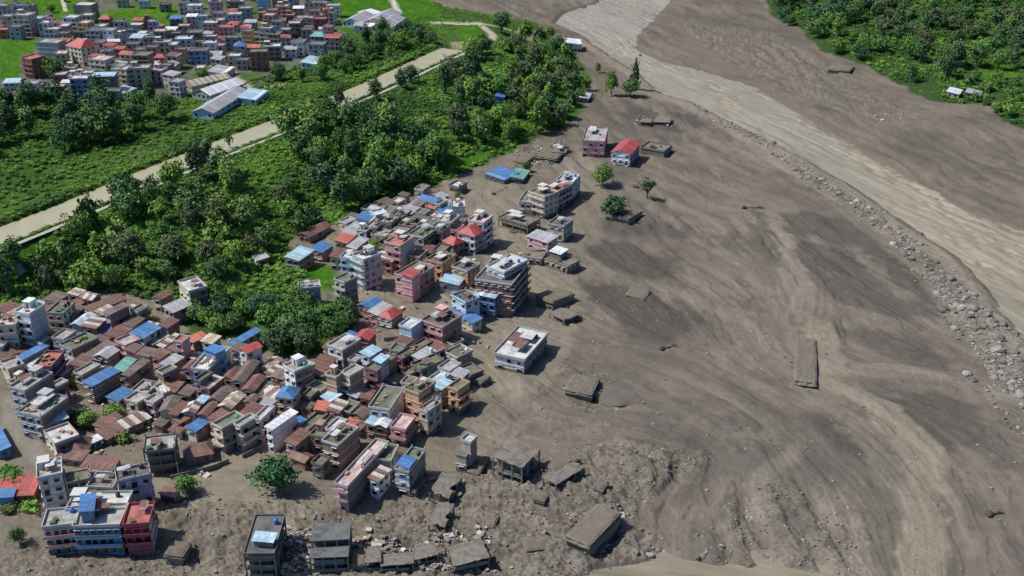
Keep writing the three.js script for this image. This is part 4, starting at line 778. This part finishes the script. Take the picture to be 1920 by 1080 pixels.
single(`522 920 12 6.9 broad dark big round tree beside the rust-roofed hut at the mud's edge
352 925 6.5 3.6 broad mid small round tree by the street wall in the mud
37 1020 6 2.6 broad dark small round tree alone on the mud at bottom left
1130 349 12 6.6 broad mid wide bright green tree standing alone in the mud
1150 410 12 6.4 broad dark dark round tree standing alone in the mud
1213 374 12 5 thin olive sparse olive tree standing alone in the mud
1190 170 22 4.4 cone dark tallest pointed tree on the river bank
1146 180 17 4.6 tall mid leafy upright tree on the bank left of the pointed one
1182 182 13 6 broad mid bushy tree at the foot of the pointed river-bank tree
1121 138 9 2.2 tall mid slim little tree standing on bare bank
1100 170 11 4 tall mid tree on the bank at the end of the green slope
1088 190 9 3.6 broad mid round tree by the pale riverside roofs
988 322 6 2.6 broad dark small dark tree beside the green tin roof
858 372 4 1.8 broad mid tiny tree in mud behind the blue gable roof
1200 108 3 1.2 bush dark small bush on the river bank
862 378 3 1.4 thin olive spindly sapling behind the white windowless house
165 800 6 4.2 broad mid dark leafy tree in the walled garden of the dense quarter
212 782 5 3.6 broad light bright leafy tree in the walled garden of the dense quarter
138 722 4 2.6 bush light bright shrub beside the long blue roof
232 830 4 3.2 bush light low bright shrub beside the red-brown roofs
150 790 5 3.4 broad dark shadowy garden tree below the grey house
270 600 6 3.6 broad light bright tree at the hill foot behind blue roofs
240 600 5 3.0 bush light bright shrub between tin roofs at the hill foot
700 470 6 4 broad light bright tree in the green yard beside the pink block
706 452 6 3.5 broad dark dark tree in the green yard beside the pink block
588 820 4 3.0 bush mid green creeper growing over the sunken rust roof
735 862 3 2.6 bush light green creeper covering the roof near the long pink house
20 905 6 5 broad mid round tree at the left edge behind the red shed
55 955 3 3 bush light shrub hedge below the red shed at left edge
15 958 3 3.2 bush olive shrub hedge at the left edge near the mud
105 150 14 8 broad dark large dark tree right of the orange brick house
88 140 12 6 broad dark dark tree close to the orange brick house
176 150 7 4 broad mid tree in front of the red-roofed cream hall
380 150 8 4.6 broad mid round tree between the long sheds
940 62 17 9 broad dark big dark tree at the top beside the flood plain
985 80 17 7 tall mid tall tree near the top of the slope road
1012 88 15 6.5 tall dark tall dark tree at the top of the wood
1045 98 13 6 tall dark tall dark tree beside the riverside white roof
1030 75 11 5 tall mid slender tree above the riverside white roof
388 306 14 4.4 tall olive tall tree on the canal bank, left of the wide gap
432 282 10 3 thin olive thin tree on the canal bank in the wide gap
556 236 11 3.6 thin olive thin olive tree on the canal bank near the round light tree
613 212 12 2.4 tall olive slim tree on the canal bank, first of a close pair
638 205 14 3.4 tall olive taller tree on the canal bank, second of a close pair
706 190 16 4.4 tall olive tall leafy tree on the canal bank with dark shade
752 168 14 5 tall dark dense tree overhanging the canal near its far end
772 158 14 5 tall olive olive tree overhanging the canal near its far end
835 185 24 5 tall dark very tall tree at the far end of the canal
885 160 22 7 tall dark very tall broad tree beside the pond
1470 42 12 6 broad dark dark tree at the corner of the eastern wood
1480 48 10 5 broad dark second dark tree at the corner of the eastern wood`);
// woods: outline, spacing, forms, tones, words
const clearings = ['420,300 560,252 605,252 530,330 470,400 430,360', '690,205 830,152 850,182 830,235 740,250', '855,122 940,100 990,130 930,168 860,160', '0,300 170,285 330,245 300,300 0,400'].map(s => new Area(G(P(s))));
function wood(outline, gap, forms, tones, hmin, hmax, words, group, most) {
  const A = new Area(G(P(outline))); let n = 0;
  for (let k = 0; k < 2600 && n < most; k++) { const x = rr(A.x0, A.x1), z = rr(A.z0, A.z1); if (!A.has(x, z) || onFootprint(x, z, 1.5) || canalArea.sd(x, z) > -9 || clearings.some(c => c.has(x, z))) continue; if (treeSpots.some(t => (t[0] - x) ** 2 + (t[1] - z) ** 2 < (gap * rr(0.8, 1.2)) ** 2)) continue;
    const form = pick(forms), tone = pick(tones), h = rr(hmin, hmax) * (form === 'tall' ? 1.25 : 1); const fw = { broad: 'spreading', tall: 'tall slender', cone: 'pointed', thin: 'thin', bush: 'bushy' }[form];
    tree(x, z, landH(x, z), form, tone, h, h * (form === 'tall' || form === 'cone' ? rr(0.26, 0.34) : rr(0.42, 0.56)), `${LEAF[tone][0]} ${fw} tree in the ${words}`, group, true).userData.group = `${LEAF[tone][0]} ${fw} trees, ${words}`; n++; } }
wood('-40,545 110,545 270,548 320,530 335,490 420,555 470,510 520,470 610,410 560,375 480,330 400,322 300,345 150,410 120,445 -40,535', 10.2, ['broad', 'broad', 'broad', 'tall', 'thin', 'bush'], ['dark', 'mid', 'mid', 'light', 'dark', 'olive'], 10, 16, 'wood below the canal', '', 110);
wood('530,250 620,232 710,225 800,262 850,300 780,345 700,385 640,405 600,335 540,312', 9.6, ['broad', 'broad', 'tall'], ['dark', 'mid', 'light', 'dark'], 12, 18, 'wood in the middle of the slope', '', 40);
wood('850,130 900,100 960,95 1050,105 1085,160 1075,215 1040,245 960,268 900,285 830,245 840,180', 10.6, ['broad', 'broad', 'tall', 'bush'], ['dark', 'mid', 'light', 'mid', 'olive'], 10, 16, 'wood near the river', '', 75);
wood('-60,205 130,210 330,198 345,235 170,282 -60,300', 9.5, ['broad', 'broad', 'tall'], ['dark', 'dark', 'mid'], 14, 20, 'wood between far town and canal', '', 26);
wood('480,146 640,112 700,62 800,45 818,82 700,124 560,165', 9.5, ['broad', 'broad', 'tall'], ['dark', 'mid', 'dark'], 8, 14, 'wood under the school sheds', '', 26);
wood('1445,-40 1446,28 1505,52 1545,96 1628,121 1705,165 1765,180 1800,150 1925,130 1980,-40', 9.4, ['broad', 'broad', 'tall', 'broad'], ['dark', 'dark', 'mid', 'olive'], 11, 18, 'eastern wood across the river', '', 150);
wood('1860,150 1925,150 1990,250 1925,236 1880,222 1800,160 1740,150', 7, ['broad', 'bush'], ['mid', 'light', 'mid'], 5, 9, 'thicket at the right edge', '', 24);
wood('482,592 540,582 600,592 655,580 668,620 640,644 600,664 520,664 492,635', 6.0, ['broad'], ['dark', 'mid', 'dark'], 8, 12, 'grove behind the dense quarter', '', 18);
wood('360,602 400,560 450,562 470,602 440,635 390,622', 6.0, ['broad'], ['dark', 'mid', 'light'], 7, 10, 'grove below the hillside house', '', 10);
wood('60,0 600,-30 620,90 500,140 340,110 200,70 60,90', 16, ['broad', 'tall'], ['dark', 'mid'], 5, 8, 'far town between houses', '', 24);

// undergrowth: ground cover nobody could count
reseed(404);
{ const g = leafCloud(110, 16, 0.17, [1, 0.66, 1, 1.3], 970), places = []; const scat = (outline, n, s0, s1) => { const A = new Area(G(P(outline))); let k = 0, c = 0; while (c < n && k++ < n * 6) { const x = rr(A.x0, A.x1), z = rr(A.z0, A.z1); if (!A.has(x, z) || hillIn(x, z) < 0.5 || onFootprint(x, z, 0.8) || canalArea.sd(x, z) > -8 || paddies.some(q => q.has(x, z))) continue; places.push([x, z, rr(s0, s1)]); c++; } };
  scat('-80,600 280,560 640,640 640,480 850,340 1095,200 1060,90 830,100 560,230 -80,470', 11000, 0.7, 2.6); scat('-80,440 0,410 420,250 820,95 800,40 480,150 330,190 -80,200', 3200, 0.8, 2.2); scat('1440,-40 1500,50 1700,165 1880,232 2000,260 2000,-40', 4200, 1.2, 3.4); scat('620,-30 830,0 940,40 840,110 700,100', 700, 0.6, 1.6);
  for (let i = 0; i + 1 < canalLine.length; i++) { const a = canalLine[i], b = canalLine[i + 1], l = Math.hypot(b[0] - a[0], b[1] - a[1]), nx = -(b[1] - a[1]) / l, nz = (b[0] - a[0]) / l; for (let k = 0; k < l * 3.4; k++) { const t = rnd(), o = rnd() < 0.6 ? -rr(10.6, 16.5) : rr(10.4, 12.8), s = o > 0 ? rr(1.0, 1.8) : rr(1.2, 2.4); places.push([lerp(a[0], b[0], t) + nx * o, lerp(a[1], b[1], t) + nz * o, s]); } }
  const m = leafMat([1, 1, 1]), im = new THREE.InstancedMesh(g, m, places.length), d = new THREE.Object3D(), c = new THREE.Color(); places.forEach(([x, z, s], i) => { d.position.set(x, landH(x, z) + s * 0.3, z); d.scale.set(s, s * rr(0.6, 1.1), s); d.rotation.y = rr(0, 6.28); d.updateMatrix(); im.setMatrixAt(i, d.matrix); const q = fbm(x * 0.05, z * 0.05, 3) + rr(-0.12, 0.12), e = mixc([0.054, 0.122, 0.024], [0.138, 0.256, 0.036], sstep(0.32, 0.66, q)); c.setRGB(...e); im.setColorAt(i, c); });
  im.name = 'undergrowth'; im.castShadow = im.receiveShadow = true; im.userData = { kind: 'stuff', label: 'green undergrowth covering the slopes and canal banks', category: 'undergrowth' }; scene.add(im); }

// ---------------------------------------------------------------- boulders, rubble, poles, driftwood
reseed(505);
function rock(seed, detail = 1) { const g = new THREE.IcosahedronGeometry(1, detail), p = g.attributes.position; for (let i = 0; i < p.count; i++) { const x = p.getX(i), y = p.getY(i), z = p.getZ(i), k = 0.72 + 0.55 * vnoise(x * 1.6 + seed * 7 + 20, y * 1.6 + z * 1.9 + 31); p.setXYZ(i, x * k * 1.15, y * k * 0.72, z * k); } g.computeVertexNormals(); return g; }
const ROCKS = [1, 2, 3, 4, 5].map(s => rock(s)), ROCKMAT = [[0.26, 0.235, 0.195], [0.19, 0.168, 0.138], [0.34, 0.31, 0.26], [0.145, 0.128, 0.106], [0.225, 0.196, 0.158]].map((c, k) => mat(c, { tex: ['roof', k % 3] }));
function boulder(x, z, s, where, group) { const o = mesh(numbered('boulder'), pick(ROCKS), pick(ROCKMAT), scene); o.position.set(x, surface(x, z)[0] + s * rr(-0.22, 0.2), z); o.scale.setScalar(s); o.rotation.set(rr(-0.3, 0.3), rr(0, 6.28), rr(-0.3, 0.3)); o.userData = { label: `grey boulder among the many strewn ${where}`, category: 'boulder', group }; }
{ const line = W0(P('1300,197 1400,250 1440,275 1520,335 1590,365 1640,405 1700,447 1760,518 1810,568 1850,618 1890,680 1915,745')), L = line.length - 1; for (let k = 0; k < 285; k++) { const t = Math.pow(rnd(), 0.62) * L, i = Math.min(L - 1, Math.floor(t)), f = t - i, w = lerp(3.5, 17, t / L), a = line[i], b = line[i + 1], l = Math.hypot(b[0] - a[0], b[1] - a[1]), o = (rr(-1, 1) + rr(-1, 1)) * w * 0.5, x = lerp(a[0], b[0], f) - (b[1] - a[1]) / l * o, z = lerp(a[1], b[1], f) + (b[0] - a[0]) / l * o; if (riverArea.sd(x, z) > 1.5) continue; boulder(x, z, 0.4 * Math.pow(5.5, Math.pow(rnd(), 1.9)) * lerp(0.75, 1.15, t / L), 'along the river bank', 'boulders along the river bank'); } }
{ const A = new Area(W0(P('1130,1045 1180,1020 1320,1030 1320,1050 1240,1046 1180,1062 1130,1075'))); let n = 0; for (let k = 0; k < 900 && n < 46; k++) { const x = rr(A.x0, A.x1), z = rr(A.z0, A.z1); if (A.has(x, z)) { boulder(x, z, rr(0.35, 0.9), 'beside the bottom channel', 'boulders beside the bottom channel'); n++; } } }
function scatter(name, label, geos, n, outlines, s0, s1, cols, flatten = 1, lift = 0) {   // loose bits nobody could count
  const areas = outlines.map(([s, w]) => [new Area(W0(P(s))), w]), tot = areas.reduce((a, q) => a + q[1], 0), im = new THREE.InstancedMesh(geos, (() => { const m = new THREE.MeshStandardMaterial({ roughness: 0.9 }); return m; })(), n), d = new THREE.Object3D(), c = new THREE.Color(); let i = 0;
  for (const [A, w] of areas) { const want = Math.round(n * w / tot); let got = 0, k = 0; while (got < want && i < n && k++ < want * 12) { const x = rr(A.x0, A.x1), z = rr(A.z0, A.z1); if (!A.has(x, z) || onFootprint(x, z, 0.1) || riverArea.sd(x, z) > 0.5) continue; const s = s0 * Math.pow(s1 / s0, Math.pow(rnd(), 2.2)); d.position.set(x, surface(x, z)[0] + s * 0.1 + lift * rnd(), z); d.rotation.set(rr(-0.5, 0.5), rr(0, 6.28), rr(-0.5, 0.5)); d.scale.set(s * rr(0.7, 1.5), s * flatten, s * rr(0.6, 1.2)); d.updateMatrix(); im.setMatrixAt(i, d.matrix); c.setRGB(...tint(pick(cols), 0.3)); im.setColorAt(i, c); i++; got++; } }
  im.count = i; im.name = name; im.castShadow = im.receiveShadow = true; im.userData = { kind: 'stuff', label, category: name.replace('_', ' ') }; scene.add(im);
}
const MUDROCK = [[0.20, 0.175, 0.14], [0.14, 0.12, 0.10], [0.25, 0.225, 0.185], [0.17, 0.15, 0.125]];
scatter('stones', 'loose stones and clods strewn over the mud', ROCKS[1], 6500, [['290,930 480,945 800,925 920,880 1130,820 1345,850 1230,930 1190,980 1270,1030 1230,1100 200,1100', 5], ['1340,960 1440,900 1520,920 1640,1000 1600,1100 1300,1100', 1.6], ['1300,190 1500,320 1700,440 1920,740 1920,640 1820,520 1600,350 1440,265', 2.4], ['1250,40 1450,60 1560,130 1700,210 1850,320 1600,225 1400,140', 1.2], ['1060,690 1130,680 1180,760 1120,800 1060,760', 0.4], ['900,560 1300,560 1900,800 1920,1080 1300,1080 1000,800', 1.6], ['-40,1020 300,1045 300,1100 -40,1100', 0.8], ['960,280 1060,270 1040,310 960,310', 0.3]], 0.08, 0.5, MUDROCK);
scatter('bank_stones', 'smaller stones packed between the river-bank boulders', ROCKS[3], 2800, [['1290,188 1400,238 1520,318 1640,398 1760,500 1850,590 1925,700 1925,790 1850,690 1760,560 1660,450 1560,372 1420,272 1300,204', 1], ['1700,440 1925,640 1925,860 1780,640', 0.35]], 0.14, 0.85, [[0.22, 0.195, 0.16], [0.17, 0.148, 0.12], [0.30, 0.27, 0.225], [0.135, 0.12, 0.10]]);
scatter('rubble', 'broken brick, plank and concrete rubble between the wrecks', BOX, 3600, [['530,985 585,990 582,1075 525,1075', 3], ['690,985 715,975 715,1020 690,1020', 0.6], ['650,1010 920,1000 915,1068 650,1075', 2.2], ['360,885 385,885 392,900 365,902', 0.5], ['930,840 1010,850 1030,900 940,890', 0.8], ['1060,960 1170,970 1160,1030 1070,1030', 0.5], ['960,275 1060,262 1070,300 970,320', 0.8], ['700,880 800,880 820,920 700,915', 0.5], ['640,560 1000,420 900,720 560,880', 1.2], ['60,600 500,640 560,860 90,860', 1.4], ['1190,215 1260,222 1260,240 1190,235', 0.3], ['1640,215 1690,215 1690,228 1640,228', 0.25], ['0,945 80,940 80,960 0,960', 0.4], ['680,400 860,390 830,470 680,460', 0.8]], 0.3, 1.7, [[0.40, 0.37, 0.32], [0.24, 0.2, 0.155], [0.44, 0.41, 0.345], [0.2, 0.18, 0.15], [0.27, 0.195, 0.155]], 0.28, 0.7);
// utility poles
const POLE = new THREE.CylinderGeometry(0.10, 0.15, 1, 8), ARM = new THREE.BoxGeometry(1.6, 0.1, 0.1);
for (const [px, py, h, w] of [[525, 238, 9, 'on the canal bank beside the wide gap'], [666, 205, 9, 'on the canal bank near the light trees'], [338, 905, 7, 'beside the street by the rust hip roof'], [1056, 400, 7, 'in the mud beside the pink and white row'], [905, 375, 7, 'in the mud behind the white block'], [735, 690, 8, 'beside the maroon house'], [585, 800, 7, 'between the rust roofs'], [1003, 885, 5, 'beside the ruined frame house']]) { const g = ground(px, py), o = thing('utility_pole', `thin grey utility pole ${w}`, 'pole', g[0], g[2], g[1], rr(0, 3)); const m = mesh('pole', POLE, mat([0.32, 0.30, 0.27]), o); m.scale.set(1, h, 1); m.position.y = h / 2; const a = mesh('cross_arm', ARM, TIMBER, o); a.position.y = h - 0.5; }
// uprooted trees left on the mud
{ const make = (px, py, len, turn, words) => { const g = ground(px, py), o = thing('uprooted_tree', words, 'tree trunk', g[0], g[2] + 0.3, g[1], turn); const t = mesh('trunk', new THREE.CylinderGeometry(0.14, 0.36, len, 8), mat([0.09, 0.075, 0.06]), o); t.rotation.z = Math.PI / 2; t.position.x = len / 2; const r = mesh('root_ball', ROCKS[2], mat([0.07, 0.058, 0.045]), o); r.scale.set(1.1, 1.5, 1.3); for (let k = 0; k < 4; k++) { const b = mesh('branch', new THREE.CylinderGeometry(0.04, 0.1, 2, 5), mat([0.09, 0.075, 0.06]), o); b.position.set(len * 0.8, 0.5, (k - 1.5) * 0.4); b.rotation.set(k - 1.5, 0, -0.9); } };
  make(1395, 390, 9, 0, 'dark uprooted tree lying alone on the plain'); make(925, 365, 12, 0.9, 'thin drift log lying in the mud below the wood'); make(1240, 655, 6, 0.4, 'broken tree stump with roots on the dark gravel'); make(1855, 965, 4, 0.2, 'small dark stump near the right edge'); }
// mounds left by the flow
for (const [px, py, a, b, w] of [[1158, 742, 6.5, 5, 'smooth dark earth mound beside the cracked slab'], [980, 858, 4.5, 4, 'earth heap behind the ruined frame house']]) { const g = ground(px, py), m = mesh(numbered('earth_mound'), rock(9, 5), new THREE.MeshStandardMaterial({ color: new THREE.Color().setRGB(0.135, 0.113, 0.09), roughness: 0.95, map: grainTex }), scene); m.position.set(g[0], g[2] - 0.7, g[1]); m.scale.set(a, 2.3, b * 1.5); m.userData = { label: w, category: 'mound' }; told.push([m, px]); }
// street walls
for (const [s, w] of [['320,900 350,893 400,880 430,868', 'low dark wall along the flooded street'], ['455,860 500,838', 'short broken wall by the flooded street'], ['720,640 748,637', 'thin garden wall beside the pale blue house']]) { const pts = G(P(s)), mid = pts[0], o = thing('street_wall', w, 'wall', mid[0], 0, mid[1]); for (let i = 0; i + 1 < pts.length; i++) { const a = pts[i], b = pts[i + 1], l = Math.hypot(b[0] - a[0], b[1] - a[1]); box('wall_panel', o, mat([0.20, 0.17, 0.14], { tex: ['stain', i % 3] }), (a[0] + b[0]) / 2 - mid[0], 0.6, (a[1] + b[1]) / 2 - mid[1], l, 1.9, 0.25, Math.atan2(-(b[1] - a[1]), b[0] - a[0])); } }

// ---------------------------------------------------------------- labels that would be the same say which one in the row
{ const by = new Map(); for (const [o, px] of told) { const k = o.userData.label; if (!by.has(k)) by.set(k, []); by.get(k).push([o, px]); } const ord = ['first', 'second', 'third', 'fourth', 'fifth', 'sixth', 'seventh', 'eighth', 'ninth', 'tenth', 'eleventh', 'twelfth', 'thirteenth', 'fourteenth', 'fifteenth', 'sixteenth', 'seventeenth', 'eighteenth', 'nineteenth', 'twentieth']; for (const list of by.values()) if (list.length > 1) { list.sort((a, b) => a[1] - b[1]); list.forEach(([o], i) => { o.userData.label += `, ${ord[i] || i + 1} from left`; }); } }
renderer.render(scene, camera);
